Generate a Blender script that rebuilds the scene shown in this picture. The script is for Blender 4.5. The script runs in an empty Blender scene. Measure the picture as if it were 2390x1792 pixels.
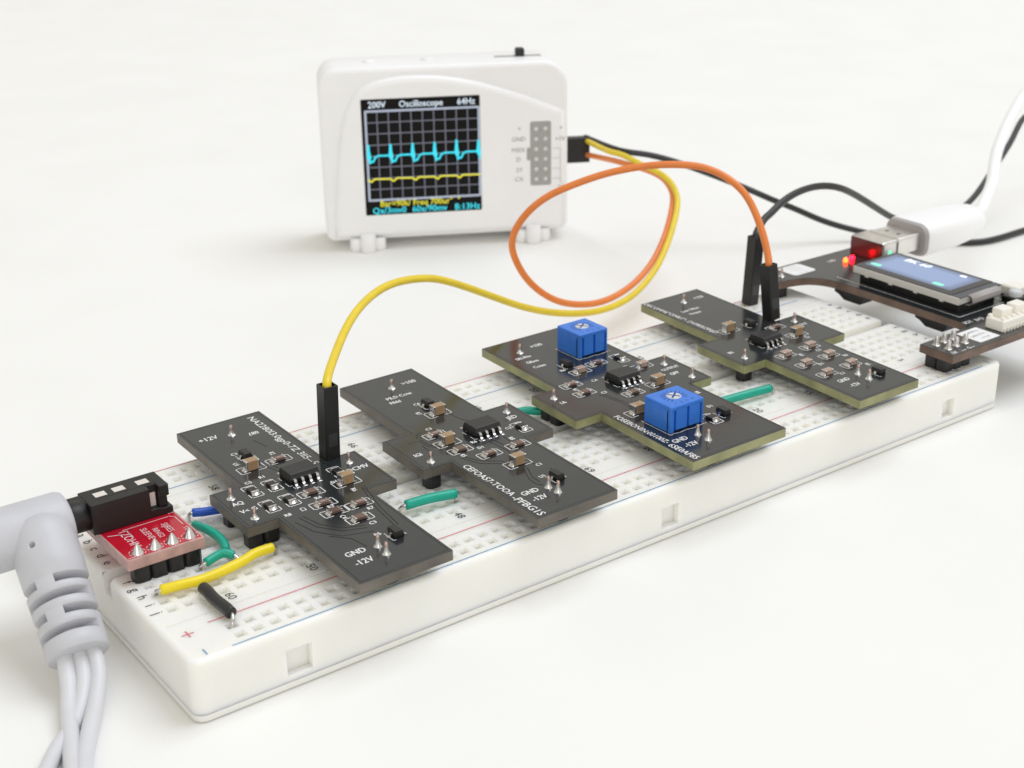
import bpy, bmesh, math, random
from mathutils import Vector, Matrix
random.seed(7)
S = 0.01                       # 1 Blender unit = 100 mm; everything below is written in millimetres
scene = bpy.context.scene
C = scene.collection

# ------------------------------------------------------------------ camera
cam = bpy.data.cameras.new('camera')
cam.sensor_fit = 'HORIZONTAL'; cam.sensor_width = 36.0
cam.lens = 3383.7 * 36.0 / 2390.0
cam.clip_start = 0.01; cam.clip_end = 200.0
cam.dof.use_dof = True; cam.dof.focus_distance = 2.22; cam.dof.aperture_fstop = 4.9
camo = bpy.data.objects.new('camera', cam); C.objects.link(camo)
Rt = Vector((0.80349357, -0.59518659, -0.01228839))
Dn = Vector((-0.24022925, -0.30528135, -0.92146254))
Fw = Vector((0.54469073, 0.74334125, -0.38827283))
mw = Matrix.Identity(4)
for i in range(3):
    mw[i][0] = Rt[i]; mw[i][1] = -Dn[i]; mw[i][2] = -Fw[i]
mw.translation = Vector((-58.679, -149.525, 112.814)) * S
camo.matrix_world = mw
scene.camera = camo

# ------------------------------------------------------------------ light
world = bpy.data.worlds.new('World'); scene.world = world; world.use_nodes = True
bg = world.node_tree.nodes['Background']
bg.inputs['Color'].default_value = (1.0, 0.967, 0.875, 1.0)
bg.inputs['Strength'].default_value = 0.66
key = bpy.data.lights.new('softbox', 'AREA'); key.shape = 'SQUARE'; key.size = 26.0
key.energy = 7700.0; key.color = (0.915, 0.978, 1.12)
keyo = bpy.data.objects.new('softbox', key); C.objects.link(keyo)
kd = Vector((0.42, -0.06, 0.88)).normalized()
keyo.location = Vector((0.8, 0.5, 0.0)) + kd * 40.0
keyo.rotation_euler = kd.to_track_quat('Z', 'Y').to_euler()

fill = bpy.data.lights.new('front_fill', 'AREA'); fill.shape = 'SQUARE'; fill.size = 18.0  # added fill lamp without a known source, brightens upright front faces
fill.energy = 2560.0; fill.color = (0.98, 0.99, 1.0)
fillo = bpy.data.objects.new('front_fill', fill); C.objects.link(fillo)
fd = Vector((-0.42, -0.80, 0.42)).normalized()
fillo.location = Vector((0.8, 0.5, 0.0)) + fd * 40.0
fillo.rotation_euler = fd.to_track_quat('Z', 'Y').to_euler()

vs = scene.view_settings
vs.view_transform = 'Standard'; vs.look = 'None'; vs.exposure = 0.03; vs.gamma = 1.0
vs.use_curve_mapping = False
scene.cycles.use_denoising = True
scene.cycles.max_bounces = 10
scene.cycles.diffuse_bounces = 6

# ------------------------------------------------------------------ materials
MATS = {}
def mat(name, col, rough=0.5, metal=0.0, var=0.06, scale=300.0, bump=0.0, bscale=600.0, sss=0.0, sssr=(1, 1, 1),
        emit=None, estr=0.0, spec=0.5, rvar=0.08, coat=0.0, trans=0.0, ior=1.5):
    m = bpy.data.materials.new(name); m.use_nodes = True
    nt = m.node_tree; p = nt.nodes['Principled BSDF']
    p.inputs['Roughness'].default_value = rough; p.inputs['Metallic'].default_value = metal
    p.inputs['Specular IOR Level'].default_value = spec; p.inputs['IOR'].default_value = ior
    p.inputs['Coat Weight'].default_value = coat
    p.inputs['Transmission Weight'].default_value = trans
    tc = nt.nodes.new('ShaderNodeTexCoord')
    nz = nt.nodes.new('ShaderNodeTexNoise'); nz.inputs['Scale'].default_value = scale; nz.inputs['Detail'].default_value = 4.0
    nt.links.new(tc.outputs['Object'], nz.inputs['Vector'])
    rp = nt.nodes.new('ShaderNodeValToRGB')
    rp.color_ramp.elements[0].position = 0.3; rp.color_ramp.elements[1].position = 0.7
    rp.color_ramp.elements[0].color = tuple(max(0, c * (1 - var)) for c in col) + (1,)
    rp.color_ramp.elements[1].color = tuple(min(1, c * (1 + var)) for c in col) + (1,)
    nt.links.new(nz.outputs['Fac'], rp.inputs['Fac']); nt.links.new(rp.outputs['Color'], p.inputs['Base Color'])
    if rvar > 0:
        mr = nt.nodes.new('ShaderNodeMapRange')
        mr.inputs['To Min'].default_value = max(0.02, rough * (1 - rvar * 2)); mr.inputs['To Max'].default_value = min(1, rough * (1 + rvar * 2))
        nt.links.new(nz.outputs['Fac'], mr.inputs['Value']); nt.links.new(mr.outputs['Result'], p.inputs['Roughness'])
    if bump > 0:
        n2 = nt.nodes.new('ShaderNodeTexNoise'); n2.inputs['Scale'].default_value = bscale; n2.inputs['Detail'].default_value = 3.0
        nt.links.new(tc.outputs['Object'], n2.inputs['Vector'])
        b = nt.nodes.new('ShaderNodeBump'); b.inputs['Strength'].default_value = bump; b.inputs['Distance'].default_value = 0.002
        nt.links.new(n2.outputs['Fac'], b.inputs['Height']); nt.links.new(b.outputs['Normal'], p.inputs['Normal'])
    if sss > 0:
        p.inputs['Subsurface Weight'].default_value = sss
        p.inputs['Subsurface Radius'].default_value = sssr
        p.inputs['Subsurface Scale'].default_value = 0.017
        p.subsurface_method = 'RANDOM_WALK'
    if emit:
        p.inputs['Emission Color'].default_value = tuple(emit) + (1,); p.inputs['Emission Strength'].default_value = estr
    MATS[name] = m
    return m

mat('table', (0.87, 0.864, 0.838), 0.62, var=0.012, scale=3.0, bump=0.04, bscale=90.0)
mat('abs_white', (0.865, 0.858, 0.82), 0.38, var=0.012, scale=14.0, sss=1.0, sssr=(1.0, 0.93, 0.75), bump=0.03, bscale=40)
mat('abs_plate', (0.82, 0.815, 0.78), 0.42, var=0.012, scale=14.0)
mat('print_red', (0.70, 0.16, 0.21), 0.5, var=0.15, scale=60)
mat('print_blue', (0.14, 0.34, 0.57), 0.5, var=0.15, scale=60)
mat('print_black', (0.02, 0.02, 0.02), 0.5)
mat('mask_black', (0.020, 0.0232, 0.0255), 0.15, var=0.12, scale=40, bump=0.02, bscale=60, spec=0.5, ior=1.68)
mat('trace_dark', (0.004, 0.004, 0.005), 0.3, spec=0.3)
mat('fr4_edge', (0.27, 0.272, 0.135), 0.55, var=0.28, scale=22)
mat('fr4_edge_dark', (0.14, 0.125, 0.105), 0.5, var=0.35, scale=18)
mat('silk_white', (0.80, 0.80, 0.79), 0.6, var=0.1, scale=120)
mat('tin', (0.66, 0.635, 0.62), 0.2, metal=1.0, var=0.12, scale=90, bump=0.15, bscale=150)
mat('pin_copper', (0.62, 0.47, 0.42), 0.28, metal=1.0, var=0.15, scale=90)
mat('solder', (0.78, 0.77, 0.76), 0.3, metal=1.0, var=0.15, scale=70, bump=0.3, bscale=90)
mat('cap_tan', (0.37, 0.24, 0.13), 0.22, var=0.12, scale=60)
mat('cap_brown', (0.44, 0.31, 0.25), 0.35, var=0.15, scale=60)
mat('res_black', (0.02, 0.017, 0.017), 0.35)
mat('res_brown', (0.15, 0.09, 0.07), 0.22, var=0.2, scale=120)
mat('res_ceramic', (0.60, 0.57, 0.54), 0.5)
mat('epoxy', (0.020, 0.020, 0.021), 0.42, var=0.1, bump=0.12, bscale=260)
mat('plastic_black', (0.008, 0.008, 0.009), 0.34, var=0.1, bump=0.05, bscale=120)
mat('dupont_black', (0.009, 0.009, 0.0095), 0.38, var=0.1, bump=0.06, bscale=90)
mat('trim_blue', (0.035, 0.19, 0.70), 0.34, var=0.07, scale=50, bump=0.05, bscale=160)
mat('trim_mark', (0.01, 0.05, 0.26), 0.5)
mat('trim_dial', (0.62, 0.64, 0.66), 0.4, var=0.1)
mat('wire_yellow', (0.80, 0.60, 0.025), 0.35, var=0.05, scale=40, spec=0.5)
mat('wire_orange', (0.80, 0.23, 0.05), 0.36, var=0.05, scale=40)
mat('wire_black', (0.018, 0.018, 0.019), 0.36, var=0.1, scale=40)
mat('wire_green', (0.0, 0.36, 0.25), 0.33, var=0.06, scale=40)
mat('wire_blue', (0.008, 0.085, 0.50), 0.33, var=0.06, scale=40)
mat('jumper_black', (0.016, 0.016, 0.017), 0.33, var=0.1)
mat('jumper_yellow', (0.84, 0.66, 0.012), 0.36, var=0.05, scale=30)
mat('mask_red', (0.50, 0.006, 0.024), 0.2, var=0.1, scale=30, coat=0.2)
mat('fr4_pink', (0.50, 0.31, 0.285), 0.45, var=0.2, scale=40)
mat('silk_pink', (0.80, 0.62, 0.64), 0.6)
mat('jack_black', (0.010, 0.0085, 0.0085), 0.45, var=0.1, bump=0.04, bscale=200)
mat('contact_plate', (0.78, 0.73, 0.68), 0.5, metal=0.2, var=0.05)
mat('pvc_grey', (0.55, 0.552, 0.585), 0.44, var=0.03, scale=30, bump=0.12, bscale=240)
mat('pvc_cable', (0.66, 0.662, 0.69), 0.4, var=0.02, scale=30)
mat('hole_dark', (0.16, 0.16, 0.17), 0.6)
mat('case_white', (0.89, 0.885, 0.895), 0.36, var=0.015, scale=8)
mat('case_grey', (0.36, 0.355, 0.34), 0.5, var=0.08, scale=200)
mat('case_print', (0.45, 0.45, 0.45), 0.5)
mat('pin_hole', (0.66, 0.66, 0.65), 0.5)
mat('screen_black', (0.004, 0.004, 0.004), 0.4, emit=(0.6, 0.55, 0.5), estr=0.004, rvar=0, spec=0.12)
mat('glow_grid', (0.05, 0.05, 0.06), 0.4, emit=(0.55, 0.58, 0.75), estr=0.18, rvar=0)
mat('glow_frame', (0.1, 0.1, 0.12), 0.4, emit=(0.60, 0.68, 0.85), estr=0.55, rvar=0)
mat('glow_white', (0.1, 0.1, 0.1), 0.4, emit=(0.72, 0.84, 0.95), estr=1.0, rvar=0)
mat('glow_cyan', (0.02, 0.1, 0.1), 0.4, emit=(0.03, 0.70, 0.86), estr=1.0, rvar=0)
mat('glow_yellow', (0.1, 0.1, 0.02), 0.4, emit=(0.80, 0.74, 0.04), estr=1.0, rvar=0)
mat('glow_lcd', (0.1, 0.12, 0.2), 0.15, emit=(0.33, 0.48, 0.80), estr=0.62, rvar=0, var=0.05)
mat('glow_green', (0.1, 0.3, 0.2), 0.4, emit=(0.25, 0.90, 0.62), estr=0.9, rvar=0)
mat('glow_text', (0.3, 0.3, 0.3), 0.4, emit=(0.85, 0.90, 1.0), estr=0.95, rvar=0)
mat('led_hot', (0.5, 0.2, 0.1), 0.3, emit=(1.0, 0.06, 0.006), estr=11.0, rvar=0)
mat('led_red', (0.5, 0.02, 0.05), 0.3, emit=(1.0, 0.0008, 0.004), estr=60.0, rvar=0)
mat('receptacle_red_shade', (0.085, 0.016, 0.016), 0.2)  # dark red paints shade and reflected red light on bare metal
mat('lcd_glass', (0.015, 0.016, 0.022), 0.12, rvar=0)
mat('lcd_bezel', (0.62, 0.60, 0.57), 0.4)
mat('lcd_flex', (0.05, 0.055, 0.075), 0.25)
mat('copper_edge', (0.135, 0.085, 0.062), 0.45, var=0.3, scale=30)
mat('shell_metal', (0.80, 0.78, 0.75), 0.3, metal=1.0, var=0.06, scale=40)
mat('rim_grey', (0.42, 0.39, 0.385), 0.5, var=0.04)
mat('usb_white', (0.93, 0.93, 0.94), 0.4, var=0.015, scale=8)
mat('ivory', (0.87, 0.84, 0.77), 0.45, var=0.04)
mat('paper', (0.84, 0.84, 0.84), 0.7, var=0.02)

# the small display shows a picture that is blue in the middle and fades to dark at its border
nt = MATS['glow_lcd'].node_tree; N_ = nt.nodes
tc = N_.new('ShaderNodeTexCoord'); sp_ = N_.new('ShaderNodeSeparateXYZ'); nt.links.new(tc.outputs['Generated'], sp_.inputs[0])
def edge(sock, gain):
    a = N_.new('ShaderNodeMath'); a.operation = 'SUBTRACT'; a.inputs[0].default_value = 1.0; nt.links.new(sock, a.inputs[1])
    b = N_.new('ShaderNodeMath'); b.operation = 'MINIMUM'; nt.links.new(sock, b.inputs[0]); nt.links.new(a.outputs[0], b.inputs[1])
    c = N_.new('ShaderNodeMath'); c.operation = 'MULTIPLY'; c.use_clamp = True; nt.links.new(b.outputs[0], c.inputs[0]); c.inputs[1].default_value = gain
    return c.outputs[0]
m1 = N_.new('ShaderNodeMath'); m1.operation = 'MULTIPLY'; nt.links.new(edge(sp_.outputs[0], 5.0), m1.inputs[0]); nt.links.new(edge(sp_.outputs[1], 9.0), m1.inputs[1])
m2 = N_.new('ShaderNodeMath'); m2.operation = 'MULTIPLY_ADD'; nt.links.new(m1.outputs[0], m2.inputs[0]); m2.inputs[1].default_value = 0.40; m2.inputs[2].default_value = 0.10
nt.links.new(m2.outputs[0], N_['Principled BSDF'].inputs['Emission Strength'])

# ------------------------------------------------------------------ mesh builder
class MB:
    def __init__(s): s.v = []; s.f = []; s.m = []; s.sm = []
    def add(s, vs, fs, mi=0, smooth=False):
        b = len(s.v); s.v += [tuple(p) for p in vs]
        for f in fs:
            s.f.append(tuple(b + i for i in f)); s.m.append(mi); s.sm.append(smooth)
        return s
    def box(s, x0, x1, y0, y1, z0, z1, mi=0):
        vs = [(x0, y0, z0), (x1, y0, z0), (x1, y1, z0), (x0, y1, z0), (x0, y0, z1), (x1, y0, z1), (x1, y1, z1), (x0, y1, z1)]
        return s.add(vs, [(0, 3, 2, 1), (4, 5, 6, 7), (0, 1, 5, 4), (1, 2, 6, 5), (2, 3, 7, 6), (3, 0, 4, 7)], mi)
    def cbox(s, x0, x1, y0, y1, z0, z1, c=0.1, mi=0, seg=1, smooth=False):
        bm = bmesh.new(); bmesh.ops.create_cube(bm, size=1.0)
        for v in bm.verts:
            v.co.x = x0 if v.co.x < 0 else x1; v.co.y = y0 if v.co.y < 0 else y1; v.co.z = z0 if v.co.z < 0 else z1
        bmesh.ops.bevel(bm, geom=bm.edges[:], offset=c, segments=seg, affect='EDGES', profile=0.5)
        bm.verts.index_update()
        s.add([v.co[:] for v in bm.verts], [[v.index for v in f.verts] for f in bm.faces], mi, smooth); bm.free(); return s
    def quad(s, a, b, c, d, mi=0): return s.add([a, b, c, d], [(0, 1, 2, 3)], mi)
    def prism(s, poly, z0, z1, mi=0, ms=None):
        n = len(poly); vs = [(p[0], p[1], z0) for p in poly] + [(p[0], p[1], z1) for p in poly]
        ms = mi if ms is None else ms
        s.add(vs, [tuple(range(n, 2 * n)), tuple(range(n - 1, -1, -1))], mi)
        s.add(vs, [(i, (i + 1) % n, n + (i + 1) % n, n + i) for i in range(n)], ms); return s
    def rings(s, rings, mi=0, smooth=True, cap0=True, cap1=True):
        n = len(rings[0]); vs = [p for r in rings for p in r]; fs = []
        for k in range(len(rings) - 1):
            for i in range(n):
                j = (i + 1) % n
                fs.append((k * n + i, k * n + j, (k + 1) * n + j, (k + 1) * n + i))
        s.add(vs, fs, mi, smooth)
        if cap0: s.add(rings[0], [tuple(range(n - 1, -1, -1))], mi)
        if cap1: s.add(rings[-1], [tuple(range(n))], mi)
        return s
    def tube(s, path, r, n=10, mi=0, caps=True):
        P = [Vector(p) for p in path]; rs = r if isinstance(r, (list, tuple)) else [r] * len(P)
        T = []
        for i in range(len(P)):
            a = P[max(0, i - 1)]; b = P[min(len(P) - 1, i + 1)]; T.append((b - a).normalized())
        up = Vector((0, 0, 1)) if abs(T[0].z) < 0.9 else Vector((1, 0, 0))
        N = (up - T[0] * up.dot(T[0])).normalized(); rg = []
        for i in range(len(P)):
            if i:
                N = (N - T[i] * N.dot(T[i])).normalized()
            B = T[i].cross(N)
            rg.append([tuple(P[i] + (N * math.cos(t) + B * math.sin(t)) * rs[i]) for t in [2 * math.pi * k / n for k in range(n)]])
        return s.rings(rg, mi, True, caps, caps)
    def cyl(s, c, r, z0, z1, n=16, mi=0, r1=None):
        return s.lathe(c, [(r, z0), (r if r1 is None else r1, z1)], n, mi)
    def lathe(s, c, prof, n=16, mi=0, smooth=True):
        return s.rings([[(c[0] + r * math.cos(2 * math.pi * k / n), c[1] + r * math.sin(2 * math.pi * k / n), z) for k in range(n)] for r, z in prof], mi, smooth)
    def lathex(s, c, prof, n=24, mi=0):      # profile along +x: (radius, x)
        return s.rings([[(x, c[0] + r * math.cos(2 * math.pi * k / n), c[1] + r * math.sin(2 * math.pi * k / n)) for k in range(n)] for r, x in prof], mi, True)
    def strip(s, pts, w, z, mi=0):
        for a, b in zip(pts, pts[1:]):
            a = Vector(a); b = Vector(b); d = (b - a).normalized(); nn = Vector((-d.y, d.x)) * w / 2; e = d * w / 2
            s.add([(*(a - e - nn), z), (*(b + e - nn), z), (*(b + e + nn), z), (*(a - e + nn), z)], [(0, 1, 2, 3)], mi)
        return s
    def ribs(s, pts, w, z, h, mi=0):
        for a, b in zip(pts, pts[1:]):
            a = Vector(a); b = Vector(b); d = (b - a).normalized(); nn = Vector((-d.y, d.x)) * w / 2
            s.add([(*(a - nn), z), (*(b - nn), z), (*(b + nn), z), (*(a + nn), z), (*(a - nn * .5), z + h), (*(b - nn * .5), z + h), (*(b + nn * .5), z + h), (*(a + nn * .5), z + h)],
                  [(4, 5, 6, 7), (0, 1, 5, 4), (2, 3, 7, 6), (1, 2, 6, 5), (3, 0, 4, 7)], mi)
        return s
    def patch(s, O, U, V, u0, u1, v0, v1, holes=(), mi=0):
        us = sorted({u0, u1, *[h[0] for h in holes], *[h[1] for h in holes]}); vv = sorted({v0, v1, *[h[2] for h in holes], *[h[3] for h in holes]})
        O = Vector(O); U = Vector(U); V = Vector(V)
        for a, b in zip(us, us[1:]):
            for c, d in zip(vv, vv[1:]):
                m, n = (a + b) / 2, (c + d) / 2
                if any(h[0] < m < h[1] and h[2] < n < h[3] for h in holes): continue
                s.add([O + U * a + V * c, O + U * b + V * c, O + U * b + V * d, O + U * a + V * d], [(0, 1, 2, 3)], mi)
        return s
    def xf(s, M):
        s.v = [tuple(M @ Vector(p)) for p in s.v]; return s
    def merge(s, o, mi=0):
        b = len(s.v); s.v += o.v
        s.f += [tuple(b + i for i in f) for f in o.f]; s.m += [m + mi for m in o.m]; s.sm += o.sm; return s
    def mesh(s, name, mats):
        me = bpy.data.meshes.new(name); me.from_pydata([(x * S, y * S, z * S) for x, y, z in s.v], [], s.f)
        for m in mats: me.materials.append(MATS[m])
        me.polygons.foreach_set('material_index', s.m); me.polygons.foreach_set('use_smooth', s.sm)
        me.update(); return me

def link(name, me, parent=None, loc=(0, 0, 0), rz=0.0):
    o = bpy.data.objects.new(name, me); C.objects.link(o)
    o.location = Vector(loc) * S; o.rotation_euler = (0, 0, rz)
    if parent is not None: o.parent = parent
    return o
def obj(name, mb, mats, parent=None, loc=(0, 0, 0), rz=0.0):
    return link(name, mb.mesh(name, mats if isinstance(mats, (list, tuple)) else [mats]), parent, loc, rz)
def tag(o, label, cat, group=None, kind=None):
    o['label'] = label; o['category'] = cat
    if group: o['group'] = group
    if kind: o['kind'] = kind
    return o
def thing(name, label, cat, loc=(0, 0, 0), group=None):
    return tag(link(name, None, None, loc), label, cat, group)

def offset(poly, d):        # inward for counter-clockwise polygons
    n = len(poly); out = []
    for i in range(n):
        a = Vector(poly[i - 1]); b = Vector(poly[i]); c = Vector(poly[(i + 1) % n])
        e1 = (b - a).normalized(); e2 = (c - b).normalized()
        n1 = Vector((-e1.y, e1.x)); n2 = Vector((-e2.y, e2.x)); m = n1 + n2
        if m.length < 1e-6: m = n1
        m = m / max(0.35, m.dot(n1)) if m.length > 0 else n1
        out.append(tuple(b + m * d))
    return out
def rrect(x0, x1, y0, y1, r, n=5):
    rr = r if isinstance(r, (list, tuple)) else [r] * 4
    P = []
    for (cx, cy, a0, q) in ((x1 - rr[0], y0 + rr[0], -90, rr[0]), (x1 - rr[1], y1 - rr[1], 0, rr[1]), (x0 + rr[2], y1 - rr[2], 90, rr[2]), (x0 + rr[3], y0 + rr[3], 180, rr[3])):
        for k in range(n + 1):
            t = math.radians(a0 + 90 * k / n); P.append((cx + q * math.cos(t), cy + q * math.sin(t)))
    return P
def rprism(mb, poly, z0, z1, b, seg=3, mi=0, lower=True):    # prism with rounded top and bottom edges
    prof = []
    for k in range(seg + 1):
        t = math.pi / 2 * k / seg; prof.append((b * (1 - math.sin(t)), z0 + b * (1 - math.cos(t)))) if lower else None
    if not lower: prof.append((0, z0))
    for k in range(seg + 1):
        t = math.pi / 2 * k / seg; prof.append((b * (1 - math.cos(t)), z1 - b * (1 - math.sin(t))))
    mb.rings([[(p[0], p[1], z) for p in offset(poly, d)] for d, z in prof], mi, True); return mb
def smooth_path(P, n=6):    # Catmull-Rom through the points
    P = [Vector(p) for p in P]; out = []
    for i in range(len(P) - 1):
        p0 = P[i - 1] if i else P[0] * 2 - P[1]; p1 = P[i]; p2 = P[i + 1]; p3 = P[i + 2] if i + 2 < len(P) else P[-1] * 2 - P[-2]
        for k in range(n):
            t = k / n
            out.append(0.5 * ((2 * p1) + (p2 - p0) * t + (2 * p0 - 5 * p1 + 4 * p2 - p3) * t * t + (-p0 + 3 * p1 - 3 * p2 + p3) * t ** 3))
    out.append(P[-1]); return out
def relax(P, it=2):
    P = [Vector(p) for p in P]
    for _ in range(it):
        P = [P[0]] + [(P[i - 1] + P[i] * 2 + P[i + 1]) / 4 for i in range(1, len(P) - 1)] + [P[-1]]
    return P

_TX = {}
def text2d(st):
    if st not in _TX:
        cu = bpy.data.curves.new('t', 'FONT'); cu.body = st; cu.size = 1.0; cu.align_x = 'CENTER'; cu.align_y = 'CENTER'; cu.resolution_u = 2
        o = bpy.data.objects.new('t', cu); C.objects.link(o)
        dg = bpy.context.evaluated_depsgraph_get(); me = bpy.data.meshes.new_from_object(o.evaluated_get(dg))
        _TX[st] = ([tuple(v.co[:2]) for v in me.vertices], [tuple(p.vertices) for p in me.polygons])
        bpy.data.objects.remove(o); bpy.data.curves.remove(cu); bpy.data.meshes.remove(me)
    return _TX[st]
def put_text(mb, st, x, y, z, size, rot=0.0, sx=1.0, mi=0, bold=0.0):
    vs, fs = text2d(st); c, s_ = math.cos(rot), math.sin(rot)
    for k in range(2 if bold else 1):
        dx = bold * k
        P = []
        for (a, b) in vs:
            a = a * size * sx + dx; b = b * size + dx * 0.6
            P.append((x + a * c - b * s_, y + a * s_ + b * c, z + 0.004 * k))
        mb.add(P, fs, mi)
    return mb

def fit_text(mb, st, x, ya, yb, z, size):      # text reading from ya down to yb, letters standing towards +x
    vs, fs = text2d(st); wd = max(v[0] for v in vs) - min(v[0] for v in vs)
    return put_text(mb, st, x, (ya + yb) / 2, z, size, -math.pi / 2, (ya - yb) / (wd * size), 0, 0.05)

# ------------------------------------------------------------------ table (the setting)
tb = MB()
n = 24
for i in range(n):
    for j in range(n):
        x0, x1 = -2400 + 6000 * i / n, -2400 + 6000 * (i + 1) / n; y0, y1 = -1800 + 6000 * j / n, -1800 + 6000 * (j + 1) / n
        tb.quad((x0, y0, 0), (x1, y0, 0), (x1, y1, 0), (x0, y1, 0))
t = obj('table_top', tb, 'table')
t['kind'] = 'structure'; t['label'] = 'plain seamless white table surface under everything'; t['category'] = 'table top'

# ------------------------------------------------------------------ breadboard
L, W, H = 166.0, 55.74, 9.37
bb = thing('breadboard', 'long white solderless breadboard with red and blue rail lines', 'breadboard')
ROWS = [14.2 + 2.54 * k for k in range(5)] + [31.38 + 2.54 * k for k in range(5)]
COLS = [3.80 + 2.54 * k for k in range(63)]
RAILS = [3.0, 5.5, W - 5.5, W - 3.0]
RCOLS = [8.35 + 2.54 * k for k in range(59)]
top = MB(); hs = 0.80; ins = 1.2
bands = sorted([(y, COLS) for y in ROWS] + [(y, RCOLS) for y in RAILS])
RAV = (26.55, 29.19); GRO = [(10.15, 10.5), (W - 10.5, W - 10.15)]
def flat(y0, y1): top.quad((ins, y0, H), (L - ins, y0, H), (L - ins, y1, H), (ins, y1, H))
cuts = sorted([(y - hs, y + hs, cols, y) for y, cols in bands] + [(a, b, None, None) for a, b in GRO + [RAV]])
ycur = ins
for a, b, cols, yc in cuts:
    if a > ycur: flat(ycur, a)
    ycur = b
    if cols is None: continue
    xc = ins
    for x in cols:
        top.quad((xc, a, H), (x - hs, a, H), (x - hs, b, H), (xc, b, H)); xc = x + hs
        o4 = [(x - hs, a), (x + hs, a), (x + hs, b), (x - hs, b)]; q = 0.6
        m4 = [(x - q, yc - q), (x + q, yc - q), (x + q, yc + q), (x - q, yc + q)]
        top.rings([[(u, v, H) for u, v in o4], [(u, v, H - 0.5) for u, v in m4], [(u, v, H - 1.25) for u, v in m4]][::-1], 0, False, True, False)
    top.quad((xc, a, H), (L - ins, a, H), (L - ins, b, H), (xc, b, H))
flat(ycur, W - ins)
sh = MB()
oc = rrect(0, L, 0, W, 1.7, 6)
oc = oc[:14] + oc[14:]
ocr = oc[:7] + [(L, RAV[0]), (L, RAV[1])] + oc[7:21] + [(0, RAV[1]), (0, RAV[0])] + oc[21:]
ob = [(max(ins, min(L - ins, x)), max(ins, min(W - ins, y))) for x, y in ocr]
TB = 0.75
def ring_z(poly, z): return [(p[0], p[1], z) for p in poly]
n = len(ocr)
levels = [ring_z(offset(ocr, TB * (1 - math.cos(k * math.pi / 10))), H - TB + TB * math.sin(k * math.pi / 10)) for k in range(6)] + [ring_z(ob, H)]
for lo, hi in zip(levels, levels[1:]):
    for i in range(n):
        j = (i + 1) % n
        if abs(ocr[i][1] - RAV[0]) + abs(ocr[j][1] - RAV[1]) < 0.01 or abs(ocr[i][1] - RAV[1]) + abs(ocr[j][1] - RAV[0]) < 0.01: continue
        sh.add([lo[i], lo[j], hi[j], hi[i]], [(0, 1, 2, 3)], 0, True)
zt, zb = H - TB, 1.15
SL = [(13.25, 17.1, 2.1, 6.1), (79.85, 83.5, 2.1, 5.8), (148.8, 152.2, 2.1, 5.6)]
r = 1.7
sh.patch((0, 0, 0), (1, 0, 0), (0, 0, 1), r, L - r, zb, zt, SL)
for a, b, c, d in SL:
    dd = 1.3; rc = MB()
    sh_, sh = sh, rc
    sh.quad((a, dd, c), (b, dd, c), (b, dd, d), (a, dd, d)); sh.quad((a, 0, c), (b, 0, c), (b, dd, c), (a, dd, c)); sh.quad((a, 0, d), (a, dd, d), (b, dd, d), (b, 0, d))
    sh.quad((a, 0, c), (a, dd, c), (a, dd, d), (a, 0, d)); sh.quad((b, 0, c), (b, 0, d), (b, dd, d), (b, dd, c))
    sh = sh_; sh.merge(rc)
sh.patch((0, W, 0), (1, 0, 0), (0, 0, 1), r, L - r, zb, zt)
for x in (0, L): sh.patch((x, 0, 0), (0, 1, 0), (0, 0, 1), r, W - r, zb, zt, [(RAV[0], RAV[1], H - 3.2, zt)])
for k in range(4):
    arc = oc[k * 7:(k + 1) * 7]
    for a, b in zip(arc, arc[1:]): sh.add([(a[0], a[1], zb), (b[0], b[1], zb), (b[0], b[1], zt), (a[0], a[1], zt)], [(0, 1, 2, 3)], 0, True)
gr = MB()
for (a, b), dp, ins_ in [(GRO[0], 0.18, ins), (GRO[1], 0.18, ins), (RAV, 3.2, 0.0)]:
    ins = ins_
    gr.quad((ins, a, H), (L - ins, a, H), (L - ins, a, H - dp), (ins, a, H - dp)); gr.quad((ins, b, H), (ins, b, H - dp), (L - ins, b, H - dp), (L - ins, b, H))
    gr.quad((ins, a, H - dp), (L - ins, a, H - dp), (L - ins, b, H - dp), (ins, b, H - dp))
    for x in ((ins, L - ins) if ins else ()): gr.quad((x, a, H - dp), (x, b, H - dp), (x, b, H), (x, a, H))
ins = 1.2
# one moulded body: socket panel, side walls with their recesses, centre channel and underside
sh.merge(top); sh.merge(gr); sh.add([(x, y, 1.15) for x, y in oc[::-1]], [tuple(range(len(oc)))])
obj('moulded_body', sh, 'abs_white', bb)
bs = MB(); rprism(bs, offset(oc, -0.02), 0.22, 1.145, 0.07, 2); bs.prism(offset(oc, 0.7), 0.0, 0.3)
obj('base_plate', bs, 'abs_plate', bb)
zl = H + 0.03
def line(y, x0, x1, m):
    obj('rail_line', MB().box(x0, x1, y - 0.09, y + 0.09, H + 0.005, zl), m, bb)
line(0.92, 6.2, 160.9, 'print_blue'); line(7.98, 6.1, 160.9, 'print_red'); line(W - 0.95, 6.2, 160.9, 'print_red'); line(W - 7.98, 6.1, 160.9, 'print_blue')
pr = MB(); R90 = -math.pi / 2
for yy in (2.8 + 4.1, W - 1.9):
    for x in (2.75, 163.2):
        pr = MB(); pr.strip([(x - 0.75, yy), (x + 0.75, yy)], 0.22, zl); pr.strip([(x, yy - 0.75), (x, yy + 0.75)], 0.22, zl + 0.004)
        obj('rail_sign', pr, 'print_red', bb)
for yy in (1.75, W - 7.0):
    for x in (2.75, 163.2): obj('rail_sign', MB().strip([(x, yy - 0.62), (x, yy + 0.62)], 0.22, zl), 'print_blue', bb)
pr = MB()
for ch, y in zip('jihgfedcba', ROWS):
    for x in (1.75, 164.3): put_text(pr, ch, x, y, zl, 2.1, R90)
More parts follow.
